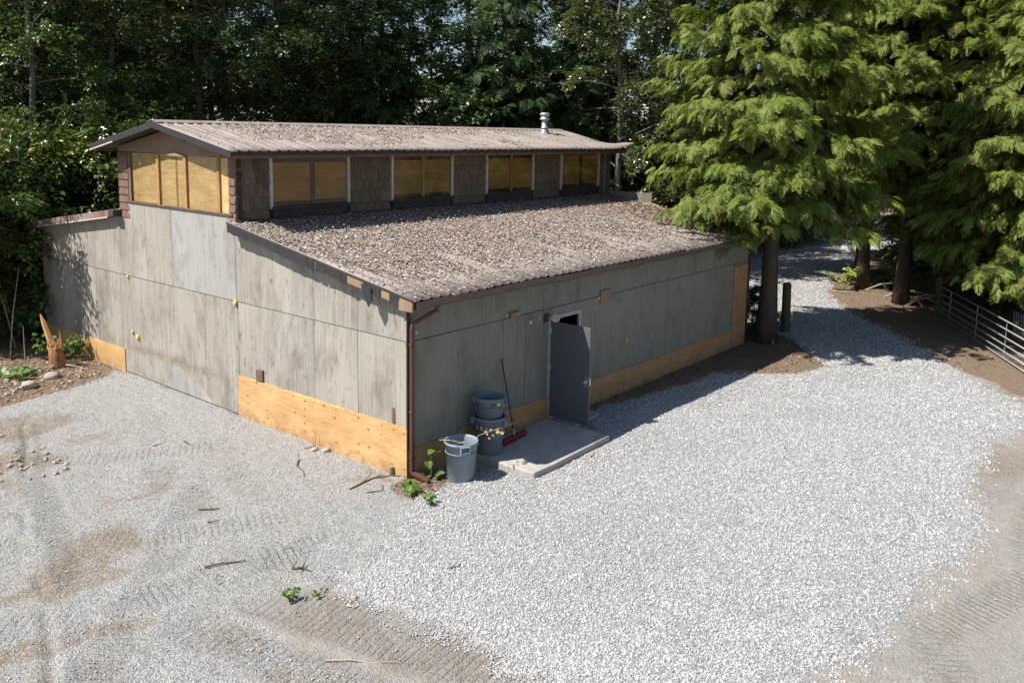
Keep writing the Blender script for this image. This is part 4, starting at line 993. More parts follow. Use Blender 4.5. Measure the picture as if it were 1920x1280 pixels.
def cedar(seed, H=17, z0=2.6, Rm=3.2, nb=110, tr=0.30, ngr=4, fscale=1.0, per=12):
    q = random.Random(seed); tb = MB(); P = []; D = []; Z = []; S = []
    nk = 10; tp = [Vector((q.gauss(0, 0.05)*k/3, q.gauss(0, 0.05)*k/3, H*k/nk-(0.15 if k == 0 else 0))) for k in range(nk+1)]
    tb.tube(tp, [tr*(1.35 if k == 0 else 1)*(1-0.93*k/nk)+0.01 for k in range(nk+1)], 10)
    for i_ in range(nb):
        u = min(0.995, ((i_+q.random())/nb)**1.15); z = z0+(H-z0)*u; az = i_*2.39996+q.uniform(-0.4, 0.4)
        ln = (Rm*(1-u)**0.45*q.uniform(0.6, 1.12)+0.25)*(0.85 if u < 0.05 else 1)
        k = min(nk-1, int(z/H*nk)); p0 = tp[k].lerp(tp[k+1], z/H*nk-k)
        n_ = 7; pts = [p0]; el = R(q.uniform(8, 30))
        for j in range(n_):
            t = j/(n_-1); e = el-R(40)*math.sin(min(1, t*1.25)*math.pi*0.5)+R(30)*max(0, t-0.6)/0.4
            a2 = az+q.gauss(0, 0.05); d = Vector((math.cos(a2)*math.cos(e), math.sin(a2)*math.cos(e), math.sin(e)))
            pts.append(pts[-1]+d*ln/n_)
        tb.tube(pts, [max(0.008, 0.05*(1-u)*(1-j/n_)+0.006) for j in range(n_+1)], 4, False)
        # side boughs carry the sprays in drooping clumps
        m = max(2, int(per*(0.35+0.65*ln/Rm)))
        for j in range(m):
            t = 0.25+0.75*((j+q.random())/m)**0.85; kk = min(n_-1, int(t*n_)); pp = pts[kk].lerp(pts[kk+1], t*n_-kk)
            tan = (pts[kk+1]-pts[kk]).normalized(); sgn = 1 if j % 2 else -1; sd = Vector((-math.sin(az), math.cos(az), 0))*sgn
            a = q.uniform(0.35, 1.15) if t < 0.92 else q.uniform(0, 0.4)
            bd = (tan*math.cos(a)+sd*math.sin(a)+Vector((0, 0, q.uniform(-0.1, 0.30)))).normalized(); bl = ln*q.uniform(0.10, 0.26)*(1.25-0.55*t)+0.14
            nf = max(4, int(bl/(0.085*fscale)))
            for f in range(nf):
                u2_ = (f+0.6)/nf; p2 = pp+bd*bl*u2_+Vector((0, 0, -0.42*bl*u2_*u2_))
                d = bd*0.8+sd*q.uniform(-0.5, 0.5)+tan*q.uniform(-0.2, 0.4)+Vector((0, 0, q.uniform(-0.45, 0.25)-0.30*u2_))
                P.append(p2+Vector((q.gauss(0, 0.05), q.gauss(0, 0.05), q.gauss(0, 0.04)))); D.append(d)
                Z.append(Vector((0, 0, 0.8))+Vector((math.cos(az), math.sin(az), 0))*q.uniform(0.2, 1.1)+sd*q.uniform(-0.3, 0.6))
                S.append(q.uniform(0.7, 1.3)*fscale)
    A3 = lambda l: np.array([tuple(p) for p in l])
    cme = points_mesh('crown', A3(P), euler_from_axes(A3(D), A3(Z)), np.array(S), np.random.default_rng(seed).integers(0, ngr, len(P)))
    return tb.mesh('trunk', M['bark_cedar'], True), cme

def plant_tree(name, data, ng, x, y, rz, s, label, cat='tree', group=None, sz=None):
    t = empty(name, (x, y, gz(x, y)-0.03), rz); t.scale = (s, s, sz or s)
    tag(t, label, cat, group)
    link('trunk', data[0], t)
    c = scatter_obj('crown', data[1], ng, t); c['kind'] = 'stuff'
    return t

# ---- cedars on the right
CED = [cedar(101, 17, 3.6, 3.15, 270, 0.25, fscale=0.66), cedar(102, 16, 3.9, 3.0, 220, 0.22, fscale=0.7), cedar(103, 18, 4.0, 3.1, 240, 0.24, fscale=0.7), cedar(104, 15, 1.6, 2.9, 230, 0.2, fscale=0.66)]
for (x, y, v, rz, s, lab) in (
    (13.60,-0.42,0,0.3,1.0,'large bright cedar at the far corner of the barn'),
    (24.8,0.45,1,1.1,1.0,'cedar with red brown trunk on the inside of the drive bend'),
    (26.9,1.25,1,2.9,0.95,'slimmer cedar trunk just behind the one at the drive bend'),
    (22.7,-1.55,2,0.7,1.0,'dark trunked cedar standing over the brush pile'),
    (24.6,-2.6,2,3.3,1.05,'cedar hidden behind the brush pile cedar'),
    (24.4,-4.2,3,5.0,1.2,'shaded cedar behind the far half of the pipe gate'),
    (19.7,-6.3,3,1.9,1.1,'bright cedar hanging over the pipe gate at the right edge'),
    (23.4,-6.4,1,4.1,1.1,'tall cedar behind the pipe gate'),
    (28.8,-3.6,0,2.2,1.15,'tall cedar in the back row right of the drive'),
    (30.5,0.4,2,4.4,1.15,'tall cedar in the back row beyond the drive bend'),
    (27.0,-8.5,0,5.4,1.15,'tall cedar in the back row at the right edge')):
    plant_tree('cedar_tree', CED[v], G_CEDAR, x, y, rz, s, lab, 'tree', 'cedars along the drive')
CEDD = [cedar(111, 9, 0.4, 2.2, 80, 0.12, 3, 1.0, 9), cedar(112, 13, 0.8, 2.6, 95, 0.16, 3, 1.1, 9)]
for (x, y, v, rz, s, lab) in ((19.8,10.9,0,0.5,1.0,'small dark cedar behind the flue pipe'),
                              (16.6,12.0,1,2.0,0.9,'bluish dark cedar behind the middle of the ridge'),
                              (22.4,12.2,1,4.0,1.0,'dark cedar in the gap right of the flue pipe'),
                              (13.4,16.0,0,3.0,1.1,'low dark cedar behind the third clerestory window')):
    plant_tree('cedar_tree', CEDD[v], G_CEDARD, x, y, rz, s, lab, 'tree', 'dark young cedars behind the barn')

# ---- broadleaf trees
ALD = [broadleaf(201, 13, 1.2, 3.0, 40, 0.13, 'bark_grey', 6, 9), broadleaf(202, 15, 2.0, 3.2, 42, 0.15, 'bark_grey', 6, 9), broadleaf(203, 11, 0.6, 2.6, 38, 0.10, 'bark_grey', 6, 9)]
for (x, y, v, rz, s, lab) in (
    (1.7,18.2,0,0.2,1.05,'leafy alder rising left of the gable, nearest the barn'),
    (4.6,19.0,1,1.3,1.0,'leafy alder behind the left eave of the clerestory'),
    (-0.6,20.6,2,2.2,0.8,'low leafy alder in the upper left corner'),
    (3.0,22.6,0,3.8,1.15,'taller alder behind the leafy alders at left')):
    plant_tree('alder_tree', ALD[v], G_ALDER, x, y, rz, s, lab, 'tree', 'alders left of the barn')
BSH = [broadleaf(211, 4.6, 0.3, 1.7, 26, 0.05, 'bark_grey', 5, 8, shape='dome'), broadleaf(212, 3.4, 0.15, 1.5, 24, 0.04, 'bark_grey', 5, 8, shape='dome')]
for (x, y, v, rz, s, lab) in (
    (2.6,15.9,0,0.6,1.25,'bright shrub behind the lean-to roof'),
    (0.7,16.6,0,2.6,1.2,'shrub behind the left corner of the barn'),
    (4.9,16.4,0,4.6,1.15,'shrub behind the left end of the clerestory'),
    (-0.9,16.9,1,1.6,1.2,'low shrub at the left edge behind the leaning trunk'),
    (-0.2,15.6,1,3.4,1.25,'bright shrub leaning on the left end of the gable wall')):
    plant_tree('shrub', BSH[v], G_ALDER, x, y, rz, s, lab, 'shrub', 'shrubs behind the barn')
LEAN = broadleaf(221, 6.6, 1.9, 2.2, 26, 0.15, 'bark_cedar', 5, 9, lean=(-1.0, 0.3))
plant_tree('leaning_tree', LEAN, G_ALDER, -1.15, 14.85, 0.0, 1.0, 'leaning red barked tree at the left edge shading the gable wall', 'tree')
LEAN2 = broadleaf(222, 5.2, 1.6, 1.9, 26, 0.08, 'bark_grey', 5, 9, shape='dome')
plant_tree('shrub', LEAN2, G_ALDER, -2.6, 15.3, 0.0, 1.0, 'tall shrub left of the leaning tree at the picture edge', 'shrub')

COT = [broadleaf(231, 16, 0.8, 2.6, 50, 0.15, 'bark_grey', 6, 10), broadleaf(232, 14, 0.5, 2.4, 46, 0.13, 'bark_grey', 6, 10)]
for (x, y, v, rz, s, lab) in (
    (19.6,8.6,0,0.4,1.0,'glossy leaved cottonwood right of the flue pipe'),
    (21.6,8.4,1,2.0,1.0,'glossy leaved cottonwood between the barn end and the large cedar'),
    (23.8,9.6,0,4.0,1.1,'taller cottonwood behind the glossy leaved pair')):
    plant_tree('cottonwood_tree', COT[v], G_COTTON, x, y, rz, s, lab, 'tree', 'cottonwoods at the far end of the barn')

WDS = [broadleaf(241, 16, 4.2, 2.9, 34, 0.17, 'bark_dark', 5, 7), broadleaf(242, 17.5, 5.0, 3.1, 36, 0.20, 'bark_dark', 5, 7), broadleaf(243, 15, 3.0, 2.7, 34, 0.14, 'bark_grey', 5, 7)]
front = [(6.4,16.9,0,'dark trunk nearest the left end of the ridge'),(7.9,17.6,2,'second dark trunk from the left end of the ridge'),(9.9,17.4,1,'dark trunk above the second clerestory window'),
         (10.9,18.6,0,'slimmer trunk just right of the one above the second window'),(12.9,17.4,2,'left stem of the twin trunks against the sky gap'),(13.5,17.9,0,'right stem of the twin trunks against the sky gap'),
         (16.9,14.2,1,'thick dark trunk above the fourth clerestory window'),(19.0,13.4,2,'dark trunk above the flue pipe'),(15.2,17.4,0,'dark trunk left of the thick one above the fourth window')]
for k, (x, y, v, lab) in enumerate(front):
    plant_tree('forest_tree', WDS[v], G_WOODS, x, y, k*1.7, rnd.uniform(0.92, 1.08), lab, 'tree', 'woodland trees behind the barn')
q = random.Random(77); placed = [(a, b) for a, b, _, _ in front]
cnt = 0
while cnt < 34:
    dd_ = q.uniform(30, 62); an = q.uniform(-0.42, 0.62)   # fan behind the barn, seen over its roofs
    a0 = math.atan2(28, 16)
    x = -9.5+dd_*math.cos(yaw+an+0.06); y = -10+dd_*math.sin(yaw+an+0.06)
    if y < 18.5 and x < 20: continue
    if y < 8.5+0.0*x: continue
    if y < 12 and x < 25: continue
    if any((x-a)**2+(y-b)**2 < 5.0 for a, b in placed): continue
    placed.append((x, y)); cnt += 1
    plant_tree('forest_tree', WDS[q.randrange(3)], G_WOODS, x, y, q.uniform(0, 6.28), q.uniform(0.9, 1.2), 'shaded tree deep in the woods behind the barn', 'tree', 'shaded trees deep in the woods')
UND = [broadleaf(251, 4.5, 0.2, 1.9, 28, 0.05, 'bark_dark', 4, 7, shape='dome'), broadleaf(252, 6.5, 0.3, 2.2, 32, 0.06, 'bark_dark', 4, 7, shape='dome')]
for k in range(22):
    for _ in range(60):
        x = q.uniform(3, 34); y = q.uniform(15.6, 30)
        if x > 15: y = q.uniform(11.0, 26)
        if x > 24: y = q.uniform(9.5, 20)
        if all((x-a)**2+(y-b)**2 > 3.2 for a, b in placed): break
    placed.append((x, y))
    plant_tree('understory_bush', UND[k % 2], G_WOODS, x, y, q.uniform(0, 6.28), q.uniform(0.9, 1.3), 'dark bush filling the woods floor behind the barn', 'bush', 'dark bushes on the woods floor')
for k, (x, y, s, lab) in enumerate(((23.2,-4.9,0.7,'dark bush growing through the far half of the pipe gate'),(26.3,-5.2,1.0,'dark bush behind the pipe gate'),(26.0,-1.4,0.8,'dark bush between the cedars on the drive bend'),(30.0,-6.5,1.2,'dark bush in the shade behind the brush pile'),(33,-1.5,1.3,'dark bush under the far cedars'),(36,0.8,1.3,'dark bush beside the far end of the drive'),(20.6,-8.4,0.7,'dark bush under the bright cedar at the right edge'),(23.5,9.0,0.8,'dark bush on the far side of the drive behind the large cedar'),(27.6,9.6,1.0,'dark bush beyond the lawn strip, left of the drive bend'),(31.2,9.4,1.1,'dark bush beyond the lawn strip, at the drive bend'),(35.5,9.2,1.2,'dark bush beyond the lawn strip, furthest along the drive'),(39.5,8.6,1.3,'dark bush closing the view at the end of the drive'),(14.25,0.25,0.33,'small dark bush between the large cedar and the wooden post'))):
    plant_tree('understory_bush', UND[k % 2], G_WOODS, x, y, k*1.1, s, lab, 'bush', 'bushes under the cedars')

# ------------------------------------------------------------------ pad, cans, broom
pb = MB().prism([(1.40,-1.60),(2.0,-1.62),(3.80,-1.55),(3.80,-0.022),(1.42,-0.022),(1.36,-1.1)], -0.10, 0.12, 'z')
pad = pb.obj('concrete_pad', M['concrete'], None, bevel=0.03)
tag(pad, 'cracked concrete pad in front of the open door', 'concrete pad')
pad2 = MB().prism([(3.98,-0.62),(4.95,-0.56),(4.95,-0.032),(3.98,-0.032)], -0.10, 0.055, 'z').obj('stepping_slab', M['concrete'], None, bevel=0.02)
tag(pad2, 'small low slab behind the open door', 'slab')

def trash_can(loc, rz, mat, label, marks=True, hrot=0.0, group='grey trash cans by the door'):
    t = tag(empty('trash_can', loc, rz), label, 'trash can', group)
    H = 0.68
    prof = [(0.0,0.012),(0.215,0.0),(0.225,0.012),(0.262,H*0.80),(0.268,H*0.80),(0.270,H-0.05),(0.285,H-0.045),(0.292,H-0.02),(0.288,H),(0.276,H),(0.262,H-0.03),(0.255,H*0.8),(0.216,0.03),(0.0,0.03)]
    MB().lathe(prof, 40).obj('body', mat, t, True)
    for a in (0, math.pi):
        Mx = Matrix.Rotation(a+hrot, 4, 'Z')
        h = MB().box((0.262,-0.085,H-0.15),(0.325,-0.06,H-0.04), Mx).box((0.262,0.06,H-0.15),(0.325,0.085,H-0.04), Mx).box((0.30,-0.06,H-0.15),(0.325,0.06,H-0.115), Mx).box((0.262,-0.085,H-0.04),(0.325,0.085,H-0.02), Mx)
        h.obj('handle', mat, t, bevel=0.006)
    MB().lathe([(0.2635,H*0.72),(0.272,H*0.725),(0.272,H*0.74),(0.265,H*0.745)], 40).obj('band', mat, t, True)
    if marks:
        def patch(a0, a1, z0, z1, m, nm):
            b = MB(); n_ = 5
            for j in range(n_+1):
                a = a0+(a1-a0)*j/n_
                for z in (z0, z1): r_ = 0.225+(0.262-0.225)*min(1, z/(H*0.8))+0.004+(0.006 if z > H*0.78 else 0); b.v.append((r_*math.cos(a), r_*math.sin(a), z))
            for j in range(n_): b.f.append((2*j, 2*j+2, 2*j+3, 2*j+1))
            b.obj(nm, m, t)
        return t, patch
    return t, None
# angle facing the camera: towards (-0.75,-0.66)
FA = math.atan2(-0.66, -0.75)
c1, _ = trash_can((0.60,-0.66,0.005), 0.0, M['can'], 'pale blue grey trash can standing in the sun by the downspout', False, FA+R(90)-R(75), 'grey trash cans by the door')
c2, pt = trash_can((1.62,-0.40,0.12), 0.0, M['can_dark'], 'lower of the two nested trash cans on the concrete pad', True, FA+R(80))
for j in range(8): pt(FA+R(10)+j*0.055, FA+R(10)+j*0.055+0.036, 0.500, 0.528, M['ink'], 'print_mark')
for j in range(4): pt(FA+R(15)+j*0.05, FA+R(15)+j*0.05+0.034, 0.462, 0.480, M['ink'], 'print_mark')
pt(FA-R(18), FA-R(6), 0.440, 0.53, M['sticker_y'], 'sticker'); pt(FA-R(38), FA-R(28), 0.47, 0.54, M['sticker_w'], 'sticker'); pt(FA-R(60), FA-R(50), 0.47, 0.54, M['sticker_w'], 'sticker')
c3, pt = trash_can((1.62,-0.40,0.50), 0.0, M['can_dark'], 'upper trash can nested in the one on the pad', True, FA+R(65))
c3.scale = (0.94, 0.94, 0.97)
for j in range(8): pt(FA+R(2)+j*0.05, FA+R(2)+j*0.05+0.034, 0.575, 0.60, M['ink'], 'print_mark')
for j in range(4): pt(FA+R(8)+j*0.05, FA+R(8)+j*0.05+0.034, 0.548, 0.562, M['ink'], 'print_mark')
pt(FA+R(32), FA+R(46), 0.545, 0.61, M['sticker_y'], 'sticker'); pt(FA+R(58), FA+R(66), 0.57, 0.61, M['sticker_w'], 'sticker')

br = tag(empty('push_broom', (2.36,-0.37,0.12)), 'push broom with red head and black handle leaning on the wall', 'broom')
hm = Matrix.Rotation(R(5), 4, 'Z')
MB().box((-0.38,-0.035,0.075),(0.38,0.035,0.115), hm).obj('head', M['red_bristle'], br, bevel=0.008)
bs = MB(); q = random.Random(3)
for k in range(70):
    x = -0.37+0.74*k/69
    for yy in (-0.025, 0.005, 0.03):
        e = q.uniform(-0.02, 0.02); bs.add([tuple(hm @ Vector(p)) for p in ((x-0.006,yy,0.08),(x+0.006,yy,0.08),(x+0.007+e,yy*1.6,0.0),(x-0.005+e,yy*1.6,0.0))], [(0,1,2,3)])
tag(bs.obj('bristles', M['red_bristle'], br), kind='stuff')
MB().tube([(0.0,0.0,0.10),(0.0,0.025,0.22)], 0.018, 10).obj('socket', M['white_trim'], br, True)
MB().tube([(0.0,0.015,0.17),(0.0,0.335,1.50)], 0.012, 10).obj('handle', M['black'], br, True)

# dead vine lying over the front can
vn = tag(empty('dead_vine', (0.60,-0.66,0.69)), 'withered vine with dry leaves lying across the front trash can', 'dead vine')
MB().tube([(-0.30,0.22,0.02),(-0.2,0.03,0.03),(-0.12,-0.12,0.005),(-0.02,-0.20,-0.005),(0.12,-0.22,0.005),(0.27,-0.14,0.03),(0.55,-0.24,0.08),(0.80,-0.35,0.12),(1.0,-0.42,0.16)], [0.006,0.007,0.007,0.007,0.007,0.006,0.006,0.005,0.003], 5).obj('stem', M['pale_twig'], vn)
for (p, d) in (((-0.2,0.03,0.03),(-0.16,0.10,0.07)),((-0.12,-0.12,0.0),(-0.2,-0.02,0.04)),((0.55,-0.24,0.08),(0.1,-0.1,-0.08))):
    MB().tube([p, (p[0]+d[0], p[1]+d[1], p[2]+d[2])], [0.005, 0.003], 4).obj('stem', M['pale_twig'], vn)
def small_leaves(parent, spots, size, mat, seed, heart=False):
    q_ = random.Random(seed)
    for p in spots:
        n_ = Vector((q_.gauss(0, 0.5)-0.3, q_.gauss(0, 0.5)-0.3, 1)).normalized(); a = n_.orthogonal().normalized(); a = Matrix.Rotation(q_.uniform(0, 6.28), 3, n_) @ a; b = n_.cross(a)
        s = size*q_.uniform(0.7, 1.25); V = []; pr = [(0,0),(0.25,0.36),(0.6,0.40),(0.85,0.2),(1.05,0),(0.85,-0.2),(0.6,-0.40),(0.25,-0.36)] if not heart else [(0.08,0),(-0.08,0.22),(0.08,0.46),(0.4,0.5),(0.75,0.28),(1.0,0),(0.75,-0.28),(0.4,-0.5),(0.08,-0.46),(-0.08,-0.22)]
        c = Vector(p); m = len(pr)
        for (u, v) in pr: V.append(tuple(c+a*(u*s)+b*(v*s)+n_*(abs(v)*s*0.25-u*u*s*0.12)))
        V.append(tuple(c+a*(0.5*s)-n_*(0.03*s)))
        MB().add(V, [(k, (k+1) % m, m) for k in range(m)]).obj('leaf', mat, parent)
q = random.Random(9)
small_leaves(vn, [(q.uniform(0.32, 0.75), -0.22+q.uniform(-0.1, 0.04), 0.05+q.uniform(-0.06, 0.05)) for _ in range(16)]+[(-0.12,-0.13,0.0),(-0.06,-0.2,-0.03),(-0.1,-0.18,-0.05),(0.02,-0.24,-0.04),(0.10,-0.25,-0.06)], 0.055, M['dead_leaf'], 2)

# ------------------------------------------------------------------ weeds and seedlings
def weed(name, x, y, nst, h, size, label, seed, mat='leaf_bright', heart=False, spread=0.08, nl=5):
    q_ = random.Random(seed); t = tag(empty(name, (x, y, gz(x, y))), label, 'weed')
    sp_ = []
    for k in range(nst):
        a = q_.uniform(0, 6.28); r_ = spread*q_.uniform(0.3, 1); hh = h*q_.uniform(0.6, 1.1)
        e = Vector((math.cos(a)*r_*1.6, math.sin(a)*r_*1.6, hh))
        MB().tube([(math.cos(a)*r_*0.3, math.sin(a)*r_*0.3, -0.02), (math.cos(a)*r_*0.8, math.sin(a)*r_*0.8, hh*0.6), tuple(e)], [0.006, 0.005, 0.003], 5).obj('stem', M['leaf_bright'] if mat == 'leaf_bright' else M[mat], t)
        for j in range(nl):
            u = 1-0.6*j/max(1, nl); sp_.append((e.x*u+q_.gauss(0, 0.02), e.y*u+q_.gauss(0, 0.02), e.z*u))
    small_leaves(t, sp_, size, M[mat], seed+1, heart); return t
sd = tag(empty('seedling', (0.29,-0.26,gz(0.29,-0.26))), 'tall seedling with heart shaped leaves beside the downspout', 'seedling')
MB().tube([(0,0,-0.02),(0.01,0,0.2),(-0.01,-0.01,0.42),(0.02,-0.02,0.52)], [0.011,0.009,0.007,0.004], 6).obj('stem', M['leaf_bright'], sd)
small_leaves(sd, [(0.02,-0.02,0.50),(0.05,-0.02,0.46),(-0.10,-0.02,0.33),(0.0,0.0,0.05),(-0.12,0.03,0.06),(0.05,-0.05,0.03)], 0.17, M['leaf_bright'], 4, True)
weed('weed', -0.22, -0.25, 4, 0.12, 0.12, 'broad leaved weed at the plywood corner', 31, heart=True, nl=3)
weed('weed', -0.38, -0.52, 4, 0.10, 0.11, 'broad leaved weed on the leaf patch below the corner', 32, heart=True, nl=3)
weed('weed', -0.54, -1.05, 5, 0.16, 0.07, 'thin upright weed at the edge of the coarse gravel', 33, nl=4)
weed('weed', -3.58, -1.67, 6, 0.14, 0.06, 'small weed clump on the bare clay in the foreground', 34, nl=4)
weed('weed', -3.25, -1.83, 4, 0.06, 0.04, 'low dark weed beside the foreground weed clump', 35, 'leaf_green', nl=4)
weed('weed', -2.13, 10.75, 7, 0.16, 0.17, 'bright green weed nearest the left edge', 36, heart=True, spread=0.22, nl=3)
weed('weed', -1.75, 10.95, 5, 0.14, 0.14, 'bright green weed beside the pale stone', 37, heart=True, spread=0.16, nl=3)
weed('weed', -0.30, 11.6, 12, 0.55, 0.13, 'leafy bramble against the left plywood skirt', 38, spread=0.22, nl=6)
weed('weed', -0.85, 12.1, 9, 0.6, 0.13, 'leafy bramble behind the splintered stump', 39, spread=0.2, nl=6)
weed('weed', -0.97, 9.9, 8, 0.14, 0.05, 'dry brown grass tuft on the gravel edge', 40, 'dead_leaf', spread=0.05, nl=2)
weed('weed', 18.4, -5.9, 9, 0.45, 0.16, 'bright weeds behind the pipe gate post', 41, heart=True, spread=0.3, nl=4)
weed('weed', 23.9, 0.9, 10, 0.9, 0.16, 'young leafy sapling at the foot of the drive bend cedar', 42, 'leaf_cedar', spread=0.5, nl=8)
weed('weed', 2.9, -1.75, 3, 0.05, 0.04, 'tiny yellow weed at the pad edge', 43, 'dead_leaf', nl=3)

# ------------------------------------------------------------------ splintered stump
st = tag(empty('broken_stump', (-1.0,11.1,gz(-1.0,11.1)-0.04)), 'splintered orange stump at the left end of the gable wall', 'stump')
MB().tube([(0,0,-0.1),(0.02,0,0.1),(0.0,0.02,0.28),(-0.02,0.02,0.55)], [0.26,0.20,0.17,0.15], 12).obj('trunk', M['stump_wood'], st, True)
q = random.Random(4)
for k in range(30):
    a = q.uniform(0, 6.28); r_ = q.uniform(0.03, 0.16); h_ = q.uniform(0.08, 0.24); b = Vector((math.cos(a)*r_-0.02, math.sin(a)*r_+0.02, 0.5))
    MB().tube([b, b+Vector((q.gauss(0, 0.03), q.gauss(0, 0.03), h_))], [0.03, 0.004], 4).obj('splinter', M['splinter'], st)
MB().tube([(-0.03,0.08,0.45),(-0.07,0.18,0.75),(-0.13,0.30,1.12),(-0.17,0.36,1.32)], [0.075,0.07,0.055,0.012], 6).obj('splinter', M['splinter'], st)
MB().tube([(0.05,-0.1,0.5),(0.06,-0.12,0.72),(0.05,-0.11,0.92)], [0.035,0.028,0.01], 5).obj('splinter', M['splinter'], st)
for k in range(9):
    a = q.uniform(2.5, 6.6); r_ = q.uniform(0.5, 1.0)
    MB().tube([(math.cos(a)*0.15, math.sin(a)*0.15, 0.12), (math.cos(a)*r_*0.6, math.sin(a)*r_*0.6, 0.10), (math.cos(a)*r_, math.sin(a)*r_, 0.05)], [0.02, 0.014, 0.005], 5).obj('root', M['pale_twig'], st)

# ------------------------------------------------------------------ twigs, stones
def twig(pts, r_, label, mat='twig', fork=None, cat='twig'):
    p0 = pts[0]; t = None
    P3 = []
    for k, (x, y) in enumerate(pts): P3.append((x-p0[0], y-p0[1], gz(x, y)-gz(*p0)+0.012+0.012*(k % 2)))
    b = MB().tube(P3, [r_*(1-0.6*k/(len(P3)-1)) for k in range(len(P3))], 6)
    if fork:
        for (k, dx, dy, dz) in fork: p = P3[k]; b.tube([p, (p[0]+dx*0.5, p[1]+dy*0.5, p[2]+dz*0.7), (p[0]+dx, p[1]+dy, p[2]+dz)], [r_*0.7, r_*0.5, r_*0.2], 5)
    o = b.obj('twig', M[mat]); o.location = (p0[0], p0[1], gz(*p0)); return tag(o, label, cat)
twig([(-0.70,2.04),(-0.92,1.81),(-0.98,1.55),(-1.12,1.33)], 0.012, 'dark bent twig below the plywood joint', fork=[(0,0.05,0.1,0.1)])
twig([(-0.95,0.36),(-0.62,0.40),(-0.38,0.44),(-0.12,0.30),(0.0,0.12)], 0.016, 'long dark branch on the gravel before the plywood corner', fork=[(1,0.25,0.12,0.03),(2,0.2,-0.08,0.03)])
twig([(-0.85,0.05),(-0.65,-0.07),(-0.45,0.12)], 0.012, 'curved twig between the long branch and the corner weeds')
twig([(-3.85,-0.17),(-3.68,-0.27),(-3.53,-0.36),(-3.42,-0.44)], 0.016, 'straight red brown stick in the middle of the yard')
twig([(-4.07,-2.97),(-3.9,-3.2),(-3.78,-3.4),(-3.60,-3.6)], 0.010, 'thin pale stick nearest the bottom of the picture', 'pale_twig')
twig([(-1.57,4.35),(-1.61,4.06)], 0.016, 'short dark stick near the left end of the plywood skirt')
twig([(-2.95,1.50),(-2.82,1.32),(-2.72,1.30)], 0.014, 'dark forked twig left of the straight stick', fork=[(1,0.0,0.12,0.03)])
twig([(-3.1,1.0),(-2.95,0.92)], 0.010, 'short thin stick between the forked twig and the straight stick')
twig([(-3.1,-1.05),(-3.01,-1.15),(-2.98,-1.30)], 0.018, 'tangled dark root above the foreground weeds', fork=[(1,-0.12,-0.05,0.05),(1,0.1,0.06,0.04),(0,0.1,0.02,0.05)])
twig([(-2.06,4.55),(-1.89,4.53)], 0.010, 'tiny stick furthest left on the open gravel')
twig([(-1.77,-2.68),(-1.68,-2.74),(-1.6,-2.70)], 0.012, 'dark twig on the coarse gravel near the clay patch')
twig([(-0.30,2.42),(-0.10,2.35),(-0.04,2.55)], 0.008, 'thin upright twig at the plywood joint', fork=[(1,0.02,0.02,0.3)])
for k, (x, y, r_, lab) in enumerate(((-2.11,9.89,0.17,'pale rounded field stone at the gravel edge'),(-1.45,10.3,0.15,'tan stone just below the splintered stump'),(-0.21,2.23,0.07,'small stone left of the plywood joint'),(-0.10,2.05,0.07,'small stone right of the plywood joint'),(-0.47,-1.27,0.035,'pebble below the thin upright weed'),(-3.03,-2.24,0.035,'white pebble on the bare clay'))):
    o = MB().blob((0,0,0), r_, 300+k, 2, (1.2, 0.9, 0.62)).obj('stone', M['rock'], None, True); o.location = (x, y, gz(x, y)+r_*0.25); tag(o, lab, 'stone')
wb = MB().tube([(0,0,-0.05),(0,0,0.14)], 0.045, 10).obj('stake', M['raw_wood']); wb.location = (-0.06, 0.34, 0); tag(wb, 'short cut stake standing against the plywood skirt', 'stake')

# ------------------------------------------------------------------ post, gate, brush
po = MB().tube([(0,0,-0.2),(0.01,0,0.7),(0.0,0.01,1.46),(0,0.01,1.50)], [0.135,0.13,0.125,0.11], 12).obj('fence_post', M['post'], None, False)
po.location = (15.15,-0.35,0); tag(po, 'dark mossy wooden post beside the large cedar', 'post')
# galvanised pipe gate along the right edge
A_, B_ = Vector((14.2,-7.05,0)), Vector((20.6,-3.35,0)); ax = (B_-A_).normalized(); Lg = (B_-A_).length
gt = tag(empty('pipe_gate', tuple(A_), math.atan2(ax.y, ax.x)), 'galvanised pipe gate along the right edge', 'gate')
for k, z in enumerate((0.07, 0.24, 0.42, 0.62, 0.84, 1.06)):
    MB().tube([(-0.4,0,z),(Lg*0.5,0,z+0.01),(Lg,0,z)], 0.021, 8).obj('rail', M['galv'], gt, True)
for u in (0.0, 2.15, 4.3, 6.6):
    MB().box((u-0.015,-0.034,0.05),(u+0.015,-0.025,1.08)).obj('upright', M['galv'], gt)
gp_ = MB().tube([(0,0,-0.2),(0,0,1.35)], 0.10, 12).obj('gate_post', M['post']); gp_.location = (20.78,-3.22,0); tag(gp_, 'dark round post at the far end of the pipe gate', 'post')
wm = tag(empty('wire_panel', (17.3,-6.35,0.3), math.atan2(ax.y, ax.x)), 'small bent wire mesh panel behind the pipe gate', 'wire panel')
for k in range(7): MB().tube([(k*0.11,0.02*k,0),(k*0.11,0.02*k+0.05,0.75)], 0.004, 4).obj('wire', M['galv'], wm)
for k in range(8): MB().tube([(0,0.05*k/7,k*0.107),(0.66,0.12+0.05*k/7,k*0.107)], 0.004, 4).obj('wire', M['galv'], wm)
